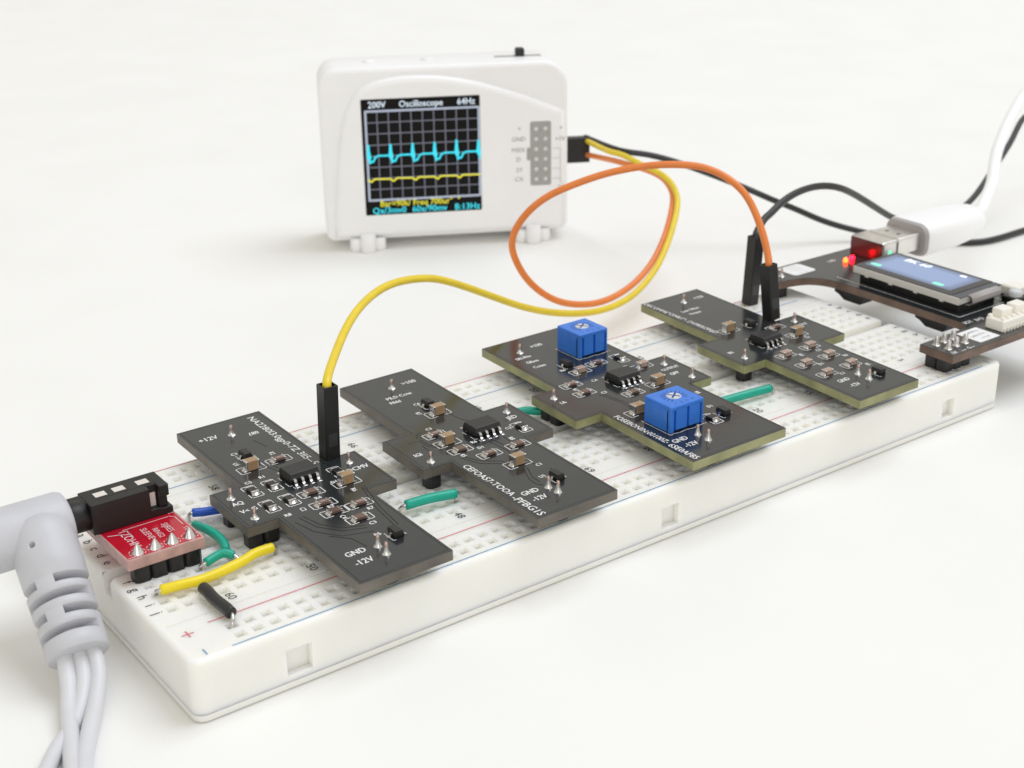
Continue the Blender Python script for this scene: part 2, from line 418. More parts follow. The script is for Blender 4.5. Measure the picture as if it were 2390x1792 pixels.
nums = {60: '60', 55: '50', 50: '50', 45: '48', 40: '40', 35: '69', 30: '20', 25: '20', 20: '20', 15: '15', 10: '10', 5: '5'}
for k in range(12):
    nn = 60 - 5 * k; x = 11.55 + 12.7 * k
    put_text(pr, nums[nn], x, 12.25, zl, 1.9, R90)
    put_text(pr, {55: '58', 45: '66'}.get(nn, nums[nn]), x, W - 12.0, zl, 1.9, R90)
obj('printed_lettering', pr, 'print_black', bb)['kind'] = 'stuff'

# ------------------------------------------------------------------ shared component meshes (z = 0 on the board surface)
ZB = 13.5
SH = {}
def shared(name, mb, mats): SH[name] = mb.mesh(name, mats)
mb = MB(); mb.cbox(-1.0, 1.0, -0.62, 0.62, 0.06, 0.52, 0.05, 0)
for s_ in (-1, 1):
    mb.cbox(min(s_ * 0.72, s_ * 1.06), max(s_ * 0.72, s_ * 1.06), -0.66, 0.66, 0.02, 0.57, 0.06, 1)
    x0, x1 = s_ * 1.0, s_ * 1.42
    mb.add([(x0, -0.62, 0.0), (x1, -0.7, 0.0), (x1, 0.7, 0.0), (x0, 0.62, 0.0), (x0, -0.6, 0.45), (s_ * 1.2, -0.55, 0.2), (s_ * 1.2, 0.55, 0.2), (x0, 0.6, 0.45)],
           [(4, 5, 6, 7), (5, 1, 2, 6), (0, 1, 5, 4), (3, 7, 6, 2)], 1, True)
shared('resistor', mb, ['res_brown', 'tin']); shared('resistor_black', mb, ['res_black', 'tin'])
mb2 = MB(); mb2.merge(mb); put_text(mb2, '1002', 0, 0, 0.53, 0.62, 0, mi=2)
shared('resistor_marked', mb2, ['res_brown', 'tin', 'silk_pink'])
def capm(nm, lx, ly, h, m):
    mb = MB(); mb.cbox(-lx / 2, lx / 2, -ly / 2, ly / 2, 0.05, h, 0.09, 0, 2)
    for s_ in (-1, 1):
        a, b = sorted((s_ * (lx / 2 - 0.32), s_ * (lx / 2 + 0.03))); mb.cbox(a, b, -ly / 2 - 0.03, ly / 2 + 0.03, 0.03, h + 0.02, 0.09, 1, 2)
        x0, x1 = s_ * lx / 2, s_ * (lx / 2 + 0.38)
        mb.add([(x0, -0.62, 0.0), (x1, -0.66, 0.0), (x1, 0.66, 0.0), (x0, 0.62, 0.0), (x0, -0.58, 0.6), (x0 + s_ * 0.2, -0.5, 0.2), (x0 + s_ * 0.2, 0.5, 0.2), (x0, 0.58, 0.6)],
               [(4, 5, 6, 7), (5, 1, 2, 6), (0, 1, 5, 4), (3, 7, 6, 2)], 1, True)
    shared(nm, mb, [m, 'tin'])
capm('capacitor_tall', 2.3, 1.5, 1.65, 'cap_tan'); capm('capacitor_low', 2.0, 1.25, 0.95, 'cap_brown')
mb = MB()
b0 = [(-2.45, -1.75), (2.45, -1.75), (2.45, 1.75), (-2.45, 1.75)]
def rr4(x, y, z): return [(-x, -y, z), (x, -y, z), (x, y, z), (-x, y, z)]
mb.rings([rr4(2.36, 1.72, 0.18), rr4(2.45, 1.95, 0.85), rr4(2.38, 1.62, 1.62), rr4(2.30, 1.54, 1.68)], 0, False)
mb.cyl((-1.85, -1.1), 0.22, 1.66, 1.684, 12, 1)
shared('amplifier_chip', mb, ['epoxy', 'plastic_black'])
mb = MB(); w = 0.21; pts = [(-1.9, 0.98), (-2.22, 0.94), (-2.42, 0.72), (-2.52, 0.30), (-2.72, 0.12), (-3.12, 0.10)]
th = 0.16
for (a, b) in zip(pts, pts[1:]):
    mb.add([(-w, a[0], a[1]), (w, a[0], a[1]), (w, b[0], b[1]), (-w, b[0], b[1]), (-w, a[0] + 0.05, a[1] - th), (w, a[0] + 0.05, a[1] - th), (w, b[0] + 0.05, b[1] - th), (-w, b[0] + 0.05, b[1] - th)],
           [(0, 3, 2, 1), (4, 5, 6, 7), (0, 4, 7, 3), (1, 2, 6, 5), (2, 3, 7, 6)], 0)
mb.add([(-0.3, -2.7, 0.0), (0.3, -2.7, 0.0), (0.3, -3.35, 0.0), (-0.3, -3.35, 0.0), (-0.22, -2.75, 0.1), (0.22, -2.75, 0.1), (0.2, -3.2, 0.06), (-0.2, -3.2, 0.06)], [(4, 7, 6, 5), (0, 1, 5, 4), (1, 2, 6, 5), (2, 3, 7, 6), (3, 0, 4, 7)], 0)
shared('lead', mb, ['tin'])
mb = MB(); mb.rings([rr4(1.05, 0.62, 0.12), rr4(1.12, 0.68, 0.5), rr4(1.05, 0.58, 1.05)], 0, False); shared('diode', mb, ['epoxy'])
mb = MB()
for (a, b) in (((0.6, 0.55), (0.86, 0.5)), ((0.86, 0.5), (1.0, 0.14)), ((1.0, 0.14), (1.42, 0.08))):
    mb.add([(-0.24, -a[0], a[1]), (0.24, -a[0], a[1]), (0.24, -b[0], b[1]), (-0.24, -b[0], b[1]), (-0.24, -a[0], a[1] - 0.14), (0.24, -a[0], a[1] - 0.14), (0.24, -b[0], b[1] - 0.14), (-0.24, -b[0], b[1] - 0.14)],
           [(0, 3, 2, 1), (0, 4, 7, 3), (1, 2, 6, 5), (2, 3, 7, 6)], 0)
shared('diode_lead', mb, ['tin'])
mb = MB(); mb.lathe((0, 0), [(0.68, 0.0), (0.58, 0.06), (0.42, 0.25), (0.33, 0.6), (0.3, 0.8)], 12, 0)
mb.lathe((0, 0), [(0.29, 0.7), (0.27, 1.62), (0.18, 1.74)], 8, 1)
shared('solder_pin', mb, ['solder', 'pin_copper'])
mb = MB(); mb.lathe((0, 0), [(0.66, 0.0), (0.58, 0.10), (0.42, 0.45), (0.34, 0.9), (0.31, 1.2)], 12, 0); mb.lathe((0, 0), [(0.30, 1.1), (0.28, 1.75), (0.19, 1.86)], 8, 1)
shared('solder_pin_tall', mb, ['solder', 'pin_copper'])
def header_mesh(nx, ny):
    mb = MB()
    for i in range(nx):
        for j in range(ny):
            x, y = (i - (nx - 1) / 2) * 2.54, (j - (ny - 1) / 2) * 2.54
            oct_ = [(x - 1.24, y - 0.8), (x - 0.8, y - 1.24), (x + 0.8, y - 1.24), (x + 1.24, y - 0.8), (x + 1.24, y + 0.8), (x + 0.8, y + 1.24), (x - 0.8, y + 1.24), (x - 1.24, y + 0.8)]
            mb.prism(oct_, 0.0, 2.5, 0)
            mb.box(x - 0.32, x + 0.32, y - 0.32, y + 0.32, -1.8, 0.05, 1)
    return mb
for k in ((1, 1), (1, 2), (2, 1), (4, 1), (2, 3), (1, 3), (3, 2)): shared('header_%d_%d' % k, header_mesh(*k), ['plastic_black', 'tin'])

def part(kind, parent, x, y, z=ZB, rz=0.0, name=None):
    return link(name or kind, SH[kind], parent, (x, y, z), rz)
def brackets(mb, x, y, rz, hl=2.0, hw=1.02):
    c, s_ = math.cos(rz), math.sin(rz)
    def T(a, b): return (x + a * c - b * s_, y + a * s_ + b * c)
    for q in (-1, 1): mb.strip([T(q * 0.75, -hw), T(q * hl, -hw), T(q * hl, hw), T(q * 0.75, hw)], 0.15, ZB + 0.03)

HALF = math.pi / 2
TEXTS = ['R3', 'C2', 'R5', 'R1', 'C4', 'R8', 'C1', 'R2', 'R7', 'D1', 'U1', 'R4', 'C3', 'R6', 'C5']
def circuit_board(label, poly, edge, soic, pins, ry, rx, caps, lows, sots, txt, refs, hdrs, traces, tall=(), blk=()):
    root = thing('circuit_board', label, 'circuit board', (0, 0, 0), 'black cross-shaped boards on the breadboard')
    b = MB(); b.prism(poly, ZB - 1.6, ZB - 0.09, 0, 1)
    n = len(poly); ip = offset(poly, 0.03)
    b.rings([[(p[0], p[1], ZB - 0.085) for p in poly], [(p[0], p[1], ZB - 0.03) for p in poly], [(p[0], p[1], ZB) for p in ip]], 0, False, False, True)
    obj('board', b, ['mask_black', edge], root)
    sk = MB()
    if soic:
        ch = part('amplifier_chip', root, *soic, name='amplifier_chip')
        for i in range(4):
            for rz in (0, math.pi):
                x = (-1.905 + 1.27 * i) * (1 if rz == 0 else -1)
                link('lead', SH['lead'], ch, (x, 0, 0), rz)
        sk.strip([(soic[0] - 2.9, soic[1] - 0.9), (soic[0] - 2.9, soic[1] - 2.1), (soic[0] - 2.4, soic[1] - 2.1)], 0.14, ZB + 0.03)
        sk.strip([(soic[0] - 2.9, soic[1] + 0.4), (soic[0] - 2.9, soic[1] + 1.4)], 0.14, ZB + 0.03)
        put_text(sk, '1', soic[0] - 2.5, soic[1] - 3.0, ZB + 0.03, 1.0)
    for p in pins:
        part('solder_pin_tall' if p in pins[-2:] else 'solder_pin', root, *p, rz=random.random() * 6, name='solder_pin')
    for k, (x, y) in enumerate(ry):
        part('resistor_black', root, x, y, rz=HALF, name='resistor'); brackets(sk, x, y, HALF)
    for k, (x, y) in enumerate(rx):
        part('resistor_marked' if k % 2 == 0 else 'resistor', root, x, y, name='resistor'); brackets(sk, x, y, 0)
    for x, y in caps: part('capacitor_tall', root, x, y, name='capacitor'); brackets(sk, x, y, 0, 2.15, 1.15)
    for x, y in lows: part('capacitor_low', root, x, y, name='capacitor'); brackets(sk, x, y, 0)
    for x, y in sots:
        d = part('diode', root, x, y, rz=HALF, name='diode')
        for lx, rz in ((0, math.pi), (-0.6, 0), (0.6, 0)): link('lead', SH['diode_lead'], d, (lx, 0, 0), rz)
        sk.strip([(x - 1.15, y + 1.2), (x - 1.15, y - 1.35), (x - 0.8, y - 1.35)], 0.13, ZB + 0.03)
    for (st, x, y, sz, rot) in txt:
        pl = MB()
        if isinstance(rot, tuple): fit_text(pl, st, x, y, rot[0], ZB + 0.03, sz)
        else: put_text(pl, st, x, y, ZB + 0.03, sz * 0.92, rot, 0.78, 0, 0.075)
        obj('printed_label', pl, 'silk_white', root)
    for k, (x, y) in enumerate(refs): put_text(sk, TEXTS[(k * 4 + len(rx)) % len(TEXTS)], x, y, ZB + 0.03, 1.15, R90 if k % 3 == 1 else 0, 0.85, 0, 0.07)
    obj('silkscreen', sk, 'silk_white', root)['kind'] = 'stuff'
    tr = MB()
    for t_ in traces: tr.ribs(t_, 0.17, ZB + 0.002, 0.03)
    ol = offset(poly, 0.45)
    tr.ribs(ol + [ol[0]], 0.10, ZB + 0.002, 0.02)
    if tr.f: obj('copper_trace', tr, 'trace_dark', root)['kind'] = 'stuff'
    for kind, x, y in hdrs: part(kind, root, x, y, H, name='pin_header')
    return root

def cross(xn, xf, xt0, xt1, w, ya=-2.0, yb=57.8, t0=21.35, t1=34.2):
    # long strip (xn..xn+w at the near end, xf.. at the far end) with two side tabs
    def X(y): return xn + (xf - xn) * (y - ya) / (yb - ya)
    return [(X(ya), ya), (X(ya) + w, ya), (X(t0) + w, t0), (xt1 + (X(t0) - X(27.8)), t0), (xt1 + (X(t1) - X(27.8)), t1), (X(t1) + w, t1), (X(yb) + w, yb), (X(yb), yb), (X(t1), t1),
            (xt0 + (X(t1) - X(27.8)), t1), (xt0 + (X(t0) - X(27.8)), t0), (X(t0), t0)]
ZS = ZB
b1 = circuit_board('black cross-shaped circuit board nearest the grey audio plug, yellow lead standing on it',
    cross(23.8, 24.8, 19.25, 44.5, 15.05), 'fr4_edge_dark', (33.1, 31.35),
    [(31.8, 51.8), (41.7, 31.0), (21.4, 31.1), (21.4, 23.4), (31.2, 5.3), (31.0, 2.75)],
    [(25.0, 31.2), (28.3, 31.2), (28.1, 25.3), (24.8, 25.3), (38.5, 29.0)],
    [(33.4, 38.6), (31.8, 25.4), (31.5, 21.2), (31.5, 17.9), (35.7, 17.9), (33.4, 13.9)],
    [(28.5, 38.4), (37.8, 25.2)], [], [(29.7, 42.7), (34.9, 6.6)],
    [('+12V', 27.9, 52.5, 2.1, 0), ('087', 34.9, 50.2, 1.7, math.pi), ('NA2280I3:0gp0-7Z 3ll5--5', 37.3, 56.2, 1.75, (33.8,)), ('OCMV', 41.6, 28.3, 1.9, 0), ('AQ', 21.4, 28.9, 1.7, 0), ('V< G', 21.8, 26.1, 1.7, 0), ('GND', 27.7, 5.6, 2.0, 0), ('-12V', 27.4, 2.8, 2.1, 0)],
    [(28.7, 44.7), (27.2, 41.2), (25.8, 34.2), (28.4, 34.7), (33.6, 41.4), (31.8, 23.3), (31.9, 19.7), (31.7, 15.8), (36.3, 15.7), (34.2, 11.6), (28.2, 21.5), (25.6, 21.2), (36.4, 26.4), (37.4, 22.4), (32.9, 8.2)],
    [('header_1_1', 21.4, 31.1), ('header_2_1', 22.2, 23.4), ('header_1_1', 41.7, 31.0), ('header_1_2', 31.1, 4.1), ('header_1_1', 31.8, 52.0)],
    [[(26.5, 19.5), (27.2, 15.5), (29.5, 12.2), (32.8, 10.9)], [(27.2, 19.5), (27.9, 15.9), (29.9, 13.0), (33.0, 11.7)], [(25.4, 18.6), (26.2, 14.5), (28.6, 11.0), (33.0, 9.4)], [(29.9, 6.2), (29.4, 9.4), (27.2, 12.0)], [(30.5, 38.4), (31.6, 34.6)], [(31.3, 38.4), (32.4, 34.6)], [(36.0, 33.5), (38.2, 33.4), (38.9, 31.8)], [(39.4, 22.6), (37.6, 15.0), (36.9, 9.0)], [(38.8, 22.4), (37.0, 15.0), (36.3, 9.0)], [(31.2, 29.0), (31.3, 26.4)], [(33.6, 47.6), (34.2, 44.2)]])
b2 = circuit_board('black cross-shaped circuit board between the yellow-lead board and the two-trimmer board',
    cross(53.8, 55.65, 49.6, 75.0, 15.0), 'fr4_edge_dark', (65.0, 27.75),
    [(62.9, 52.1), (72.7, 31.4), (52.0, 23.3), (61.1, 5.0), (61.3, 2.9)],
    [(70.9, 24.9)], [(58.0, 31.1), (58.0, 23.9), (60.8, 19.8), (66.4, 19.8)], [(63.2, 38.1), (57.9, 27.4), (62.3, 14.4)], [], [(63.7, 41.9), (64.0, 6.7)],
    [('>100', 66.6, 52.5, 1.9, 0), ('MLD Ccne', 61.9, 48.3, 1.6, 0), ('F8dd', 60.0, 46.4, 1.5, 0), ('JED', 72.0, 29.0, 1.8, 0), ('IGI', 51.6, 26.4, 1.6, 0), ('CEFOAS7-TOOA', 55.3, 18.9, 1.7, (6.2,)), ('-PFBG1S', 55.0, 5.6, 1.9, (-1.4,)), ('GND', 57.9, 5.4, 1.9, 0), ('-12V', 57.9, 3.0, 1.9, 0)],
    [(62.4, 43.4), (60.5, 40.0), (58.4, 33.6), (69.0, 25.9), (67.0, 22.4), (61.1, 22.6), (61.4, 25.0), (57.2, 22.0), (64.7, 12.0), (62.6, 8.4)],
    [('header_1_1', 52.0, 23.3), ('header_1_1', 72.7, 31.4), ('header_1_2', 61.2, 4.0), ('header_1_1', 62.9, 52.1)],
    [[(54.9, 31.9), (55.9, 33.2), (58.6, 33.4), (59.4, 32.4)], [(55.6, 27.0), (54.7, 28.3), (54.6, 30.8), (52.6, 30.9)], [(56.1, 27.0), (55.2, 28.5), (55.1, 31.2)], [(53.8, 25.4), (54.1, 29.0)], [(57.0, 21.6), (58.3, 18.7), (60.9, 16.6), (61.2, 15.2)], [(56.4, 21.4), (57.7, 18.0), (60.4, 15.8)], [(63.5, 24.6), (63.9, 19.0), (63.0, 16.0)], [(64.3, 24.6), (64.9, 18.6), (64.2, 12.6)], [(61.8, 12.2), (60.5, 9.0), (60.3, 7.0), (61.0, 6.0)], [(62.6, 12.2), (61.3, 9.2), (61.2, 7.2)], [(64.6, 37.6), (65.0, 33.6), (66.2, 31.0)], [(66.5, 24.6), (66.3, 21.0)], [(65.4, 10.0), (64.9, 8.0)]])
b3p = cross(84.3, 86.35, 79.9, 110.7, 20.6)
b3 = circuit_board('wide black cross-shaped circuit board carrying two blue cube trimmers',
    b3p, 'fr4_edge', (97.2, 30.0),
    [(90.7, 51.7), (108.0, 31.1), (107.9, 23.6), (82.5, 31.0), (91.75, 5.0), (91.75, 2.5)],
    [(103.3, 38.1), (97.8, 8.1)], [(88.4, 33.7), (88.1, 29.5), (98.5, 38.9), (94.8, 24.4)], [(100.9, 24.9), (89.9, 17.7)], [(93.7, 37.6), (104.1, 32.7)], [(93.5, 41.4), (100.8, 8.4)],
    [('×100', 95.2, 52.7, 1.8, 0), ('SRUNo', 89.6, 49.2, 1.5, 0), ('GBass', 89.8, 46.7, 1.5, 0), ('Ccnas', 89.5, 44.2, 1.5, 0), ('OUTPUT', 107.4, 28.8, 1.4, 0), ('GPP', 106.4, 26.5, 1.6, 0), ('1A', 82.5, 28.5, 1.5, 0), ('FOSEBONIN:00100Z-', 85.9, 18.7, 1.6, (5.6,)), ('6SE0AF85', 85.6, 4.9, 1.75, (-1.5,)), ('GND', 88.1, 5.2, 1.9, 0), ('-12V', 88.4, 2.9, 1.9, 0)],
    [(93.0, 32.8), (87.7, 31.6), (90.9, 27.6), (101.6, 34.3), (103.6, 17.7), (101.2, 12.0), (91.5, 39.9)],
    [('header_1_2', 82.5, 31.0), ('header_1_1', 108.0, 31.1), ('header_1_2', 91.7, 4.0), ('header_1_1', 90.7, 51.7)],
    [[(89.7, 27.6), (90.5, 22.6), (90.2, 19.6)], [(90.3, 27.4), (91.1, 22.6), (91.0, 19.6)]], tall=[(91.75, 5.0), (91.75, 2.5)])
b4 = circuit_board('black cross-shaped circuit board at the far end, orange lead standing on it',
    cross(123.0, 125.9, 119.0, 145.7, 15.3), 'fr4_edge', (130.4, 27.5),
    [(133.5, 53.4), (142.8, 31.9), (121.6, 24.2), (131.8, 6.2), (131.6, 3.5)],
    [], [(137.4, 31.7)], [(129.1, 36.1), (137.7, 26.5)], [(134.9, 20.6), (128.2, 20.3), (127.9, 15.0), (134.4, 15.4), (134.2, 10.0), (127.5, 9.6)], [(134.5, 35.8), (135.0, 4.3)],
    [('+12V', 137.7, 53.6, 1.7, 0), ('Low Offset', 131.3, 49.2, 1.4, 0), ('Output', 130.9, 47.3, 1.4, 0), ('DECOMME"OMRT"- DVPRROM-D', 126.5, 57.4, 1.5, (36.6,)), ('IN', 121.2, 27.4, 1.5, 0), ('OUT', 142.9, 29.6, 1.3, 0), ('GND', 127.6, 5.8, 1.7, 0), ('-12V', 127.6, 3.2, 1.7, 0)],
    [(134.9, 18.4), (130.6, 18.8), (130.2, 13.4), (136.8, 13.6), (136.6, 8.2), (129.8, 8.0), (126.4, 37.8), (138.2, 24.4)],
    [('header_1_1', 121.6, 24.2), ('header_1_1', 142.8, 31.9), ('header_1_2', 131.7, 4.8), ('header_1_1', 133.5, 53.4)], [])

# trimmers on the third board (soldered parts)
def trimmer(parent, x0, x1, y0, y1):
    zt = 18.15; mb = MB()
    fr = 0.55
    mb.cbox(x0, x1, y0 + fr, y1, ZB + 0.02, zt - 0.7, 0.12)
    mb.cbox(x0, x1, y0, y1, zt - 0.75, zt, 0.12)
    w = x1 - x0
    for a, b in ((0.0, 0.10), (0.17, 0.50), (0.57, 0.90), (0.95, 1.0)):
        mb.cbox(x0 + w * a, x0 + w * b, y0, y0 + 1.0, ZB + (0.02 if a in (0.0, 0.95) else 0.35), zt - 0.5, 0.08)
    o = obj('trimmer', mb, 'trim_blue', parent)
    cx, cy = (x0 + x1) / 2, (y0 + y1) / 2 + 0.1
    d = MB(); d.lathe((cx, cy), [(1.25, zt - 0.3), (1.25, zt + 0.10), (1.15, zt + 0.16)], 20)
    d.add([], [])
    obj('dial', d, 'trim_dial', o)
    k = MB()
    for a in (35, 125):
        c, s_ = math.cos(math.radians(a)), math.sin(math.radians(a))
        k.strip([(cx - c * 0.95, cy - s_ * 0.95), (cx + c * 0.95, cy + s_ * 0.95)], 0.34, zt + 0.172 + a * 1e-5)
    for i in range(14):
        a = math.radians(-40 + 260 * i / 13); c, s_ = math.cos(a), math.sin(a)
        k.strip([(cx + c * 1.55, cy + s_ * 1.55), (cx + c * 2.15, cy + s_ * 2.15)], 0.2, zt + 0.012)
    for i, st in enumerate('1350'): put_text(k, st, cx - 1.8 + 1.2 * i, cy - 2.55, zt + 0.012, 0.9)
    obj('dial_marking', k, 'trim_mark', o)
    g = MB(); g.strip([(x0 - 0.3, y1 + 0.2), (x0 - 0.3, y0 - 0.35), (x0 + 0.6, y0 - 0.2), (x0 + 1.6, y0 - 0.45), (x0 + 3.2, y0 - 0.25), (x0 + 4.6, y0 - 0.5), (x1 + 0.1, y0 - 0.2), (x1 + 0.4, y0 - 0.3)], 0.14, ZB + 0.035)
    obj('outline_print', g, 'silk_white', o)
trimmer(b3, 97.35, 104.0, 42.35, 49.0); trimmer(b3, 88.35, 95.55, 7.75, 14.3)

# ------------------------------------------------------------------ audio jack breakout
jk = thing('audio_jack_breakout', 'small red breakout board with black audio jack plugged into the breadboard', 'audio board')
pb = MB(); pp = [(1.55, 22.75), (13.15, 22.75), (13.0, 38.4), (1.2, 38.4)]
pb.prism(pp, ZB - 1.6, ZB - 0.08, 0, 1)
pb.rings([[(p[0], p[1], ZB - 0.08) for p in pp], [(p[0], p[1], ZB) for p in offset(pp, 0.08)]], 1, False, False, False)
pb.prism(offset(pp, 0.3), ZB - 0.08, ZB + 0.004, 0, 0)
pb.add([(p[0], p[1], ZB - 0.001) for p in offset(pp, 0.07)], [(0, 1, 2, 3)], 1)
obj('board', pb, ['mask_red', 'fr4_pink'], jk)
sk = MB(); z = ZB + 0.03
sk.strip([(2.2, 31.2), (3.8, 30.6)], 0.16, z); sk.strip([(3.9, 31.2), (5.0, 31.2), (5.0, 28.8)], 0.16, z); 
for i in range(22): sk.strip([(4.6 + 0.32 * i, 31.6), (4.76 + 0.32 * i, 31.6)], 0.14, z)
sk.strip([(11.7, 31.6), (12.3, 31.0), (12.3, 28.2)], 0.12, z)
put_text(sk, 'ZOHM', 4.3, 28.2, z, 1.9, R90, 0.9); put_text(sk, 'SLEEVE', 7.0, 28.6, z, 1.35, R90, 0.9); put_text(sk, 'RING2', 8.4, 27.9, z, 1.2, R90, 0.9); put_text(sk, 'SIJRES', 10.1, 28.6, z, 1.35, R90, 0.9)
put_text(sk, 'TIP', 12.1, 26.6, z, 1.1, R90); put_text(sk, '02', 12.3, 33.0, z, 1.3, R90, 1, 0, 0.1)
sk.strip([(2.0, 23.3), (3.2, 23.3)], 0.12, z)
for x in (3.7, 6.3, 8.9, 11.55):
    ring = [(x + 1.15 * math.cos(t * math.pi / 8), 24.3 + 1.15 * math.sin(t * math.pi / 8)) for t in range(17)]
    for a, b in list(zip(ring, ring[1:]))[::2]: sk.strip([a, b], 0.1, z)
obj('silkscreen', sk, 'silk_pink', jk)
mb = MB(); mb.lathe((0, 0), [(0.92, 0.0), (0.85, 0.12), (0.66, 0.5), (0.40, 0.98), (0.14, 1.36)], 12, 0)
mb.v = [(x * (1 + 0.06 * math.sin(7 * x + 3 * y + 5 * z)), y * (1 + 0.06 * math.sin(5 * y + 4 * x + 2 * z)), z) for x, y, z in mb.v]
shared('solder_cone', mb, ['solder'])
for i, x in enumerate((3.7, 6.3, 8.9, 11.55)): part('solder_cone', jk, x, 24.2, ZB + 0.02, i * 1.3, 'solder_joint')
part('header_4_1', jk, 7.6, 24.2, H, name='pin_header')
JX0, JX1, JY0, JY1, JZ0, JZ1 = 0.75, 12.5, 32.5, 37.6, ZB + 0.01, 18.3
js = MB()
js.cbox(JX0, 9.55, JY0, JY1, JZ0, JZ1, 0.12); js.cbox(9.4, 11.15, JY0 + 1.2, JY1, JZ0, JZ1 - 0.02, 0.08); js.cbox(9.4, 11.15, JY0, JY0 + 1.3, JZ0, JZ0 + 1.3, 0.08)
js.cbox(11.0, JX1, JY0, JY1, JZ0 + 2.9, JZ1, 0.12); js.cbox(11.0, 12.3, JY0 + 0.5, JY1, JZ0 + 0.9, JZ0 + 3.0, 0.05); js.cbox(11.0, JX1 + 0.35, JY0, JY1, JZ0, JZ0 + 1.1, 0.08)
js.box(2.4, 11.2, JY0 + 1.52, JY0 + 1.62, JZ1 - 0.02, JZ1 + 0.02)
body = obj('jack_housing', js, 'jack_black', jk)
cl = MB(); cl.lathex((35.05, 15.95), [(2.05, JX0 + 0.3), (2.35, JX0 + 0.2), (2.35, -2.6), (2.15, -2.75), (1.6, -2.75)], 28)
cl.cbox(-1.9, JX0 + 0.3, 34.2, 37.0, 16.4, 18.2, 0.1)
obj('jack_collar', cl, 'jack_black', body)
for x0 in (2.35, 5.15, 8.75):
    obj('contact_plate', MB().box(x0, x0 + 1.75, 34.55, 36.0, JZ1 - 0.05, JZ1 + 0.035), 'contact_plate', jk)
obj('contact_spring', MB().box(9.7, 10.75, JY0 + 1.1, JY0 + 1.19, JZ0 + 1.35, JZ0 + 3.5), 'contact_plate', jk)

# ------------------------------------------------------------------ audio plug with three cables
pg = thing('audio_plug', 'light grey right-angle audio plug with ribbed strain relief and three cables', 'audio plug')
mb = MB(); R_ = 4.45
prof = [(2.4, -1.9), (3.7, -1.95), (4.2, -2.2), (R_, -2.9), (R_, -6), (R_ + 0.02, -10), (R_, -13.6), (4.2, -14.4), (3.4, -14.9), (0.3, -15.0)]
mb.lathex((35.05, 15.9), prof[::-1], 40)
shell = obj('plug_body', mb, 'pvc_grey', pg)
A0 = Vector((-6.6, 32.2, 15.3)); A1 = Vector((-8.2, 18.6, 5.1))
ax = (A1 - A0).normalized(); Lr = (A1 - A0).length
sx_ = Vector((1, 0, 0)); sx_ = (sx_ - ax * sx_.dot(ax)).normalized(); sy_ = ax.cross(sx_)
vw = Vector((-0.5, -0.75, 0.42)); tc_ = math.atan2(vw.dot(sy_), vw.dot(sx_))      # the side of the arm with the bridges
def rad(d): q = max(0.0, min(1.0, d / Lr)); return 4.62 - 0.42 * q
def arm_ring(d, k=1.0, dr=0.0, n=44):
    c = A0 + ax * d; rx = rad(d) * k + dr; ry = (rad(d) - 0.3) * k + dr
    return [tuple(c + sx_ * rx * math.cos(2 * math.pi * i / n) + sy_ * ry * math.sin(2 * math.pi * i / n)) for i in range(n)]
rows = [0.44, 0.575, 0.72, 0.865]; hw_ = 0.034
am = MB(); am.rings([arm_ring(-3.6, 0.35), arm_ring(-3.2, 0.65), arm_ring(-2.2, 0.88), arm_ring(-0.6, 0.985), arm_ring(0.5, 0.998)] + [arm_ring(1.0 + 0.2 * i, 1.0, 0, 132) if 0 else arm_ring(0.9 + 0.22 * i, 1.0) for i in range(14)] + [arm_ring(Lr * (rows[0] - hw_) - 0.14, 1.0), arm_ring(Lr * (rows[0] - hw_), 1.0, -0.14), arm_ring(Lr * (rows[0] - hw_) + 0.01, 0.3)], 0, True)
elbow = obj('plug_elbow', am, 'pvc_grey', pg)
hc = A0 + ax * 1.9; hd = (sx_ * math.cos(tc_ + 0.05) + sy_ * math.sin(tc_ + 0.05))
cut = obj('cutter', MB().tube([hc + hd * 2.6, hc + hd * 7.0], 0.46, 16), 'pvc_grey')
bo = elbow.modifiers.new('hole', 'BOOLEAN'); bo.operation = 'DIFFERENCE'; bo.object = cut; bo.solver = 'EXACT'
me2 = bpy.data.meshes.new_from_object(elbow.evaluated_get(bpy.context.evaluated_depsgraph_get()))
elbow.modifiers.clear(); elbow.data = me2; bpy.data.objects.remove(cut)
core = MB(); core.rings([arm_ring(Lr * 0.2, 0.34), arm_ring(Lr * 0.98, 0.34)], 0, True)
sr = obj('strain_relief', core, 'pvc_grey', pg)
ends = rows[1:] + [1.04 + hw_]
for k in range(4):
    d0, d1 = Lr * (rows[k] + hw_), Lr * (ends[k] - hw_)
    rb = MB(); rb.rings([arm_ring(d0 - 0.01, 0.3), arm_ring(d0, 1.0, -0.14), arm_ring(d0 + 0.14, 1.0), arm_ring(d1 - 0.14, 1.0), arm_ring(d1, 1.0, -0.16), arm_ring(d1 + 0.01, 0.3)], 0, True)
    obj('relief_rib', rb, 'pvc_grey', sr)
for k, d in enumerate(rows):
    for off in ((0.0, math.pi) if k % 2 == 0 else (math.pi * 0.53, -math.pi * 0.53)):
        t0, t1 = tc_ + off - 0.30, tc_ + off + 0.30
        wb = MB(); rg = []
        for dd in (Lr * (d - hw_) - 0.2, Lr * (d + hw_) + 0.2):
            c = A0 + ax * dd; r0 = rad(dd) - 0.02
            rg.append([tuple(c + sx_ * (r0 * q) * math.cos(t) + sy_ * (r0 - 0.3) * q * math.sin(t)) for q, ts in ((1.0, [t0 + (t1 - t0) * i / 6 for i in range(7)]), (0.40, [t1 + (t0 - t1) * i / 6 for i in range(7)])) for t in ts])
        wb.rings(rg, 0, False); obj('relief_web', wb, 'pvc_grey', sr)
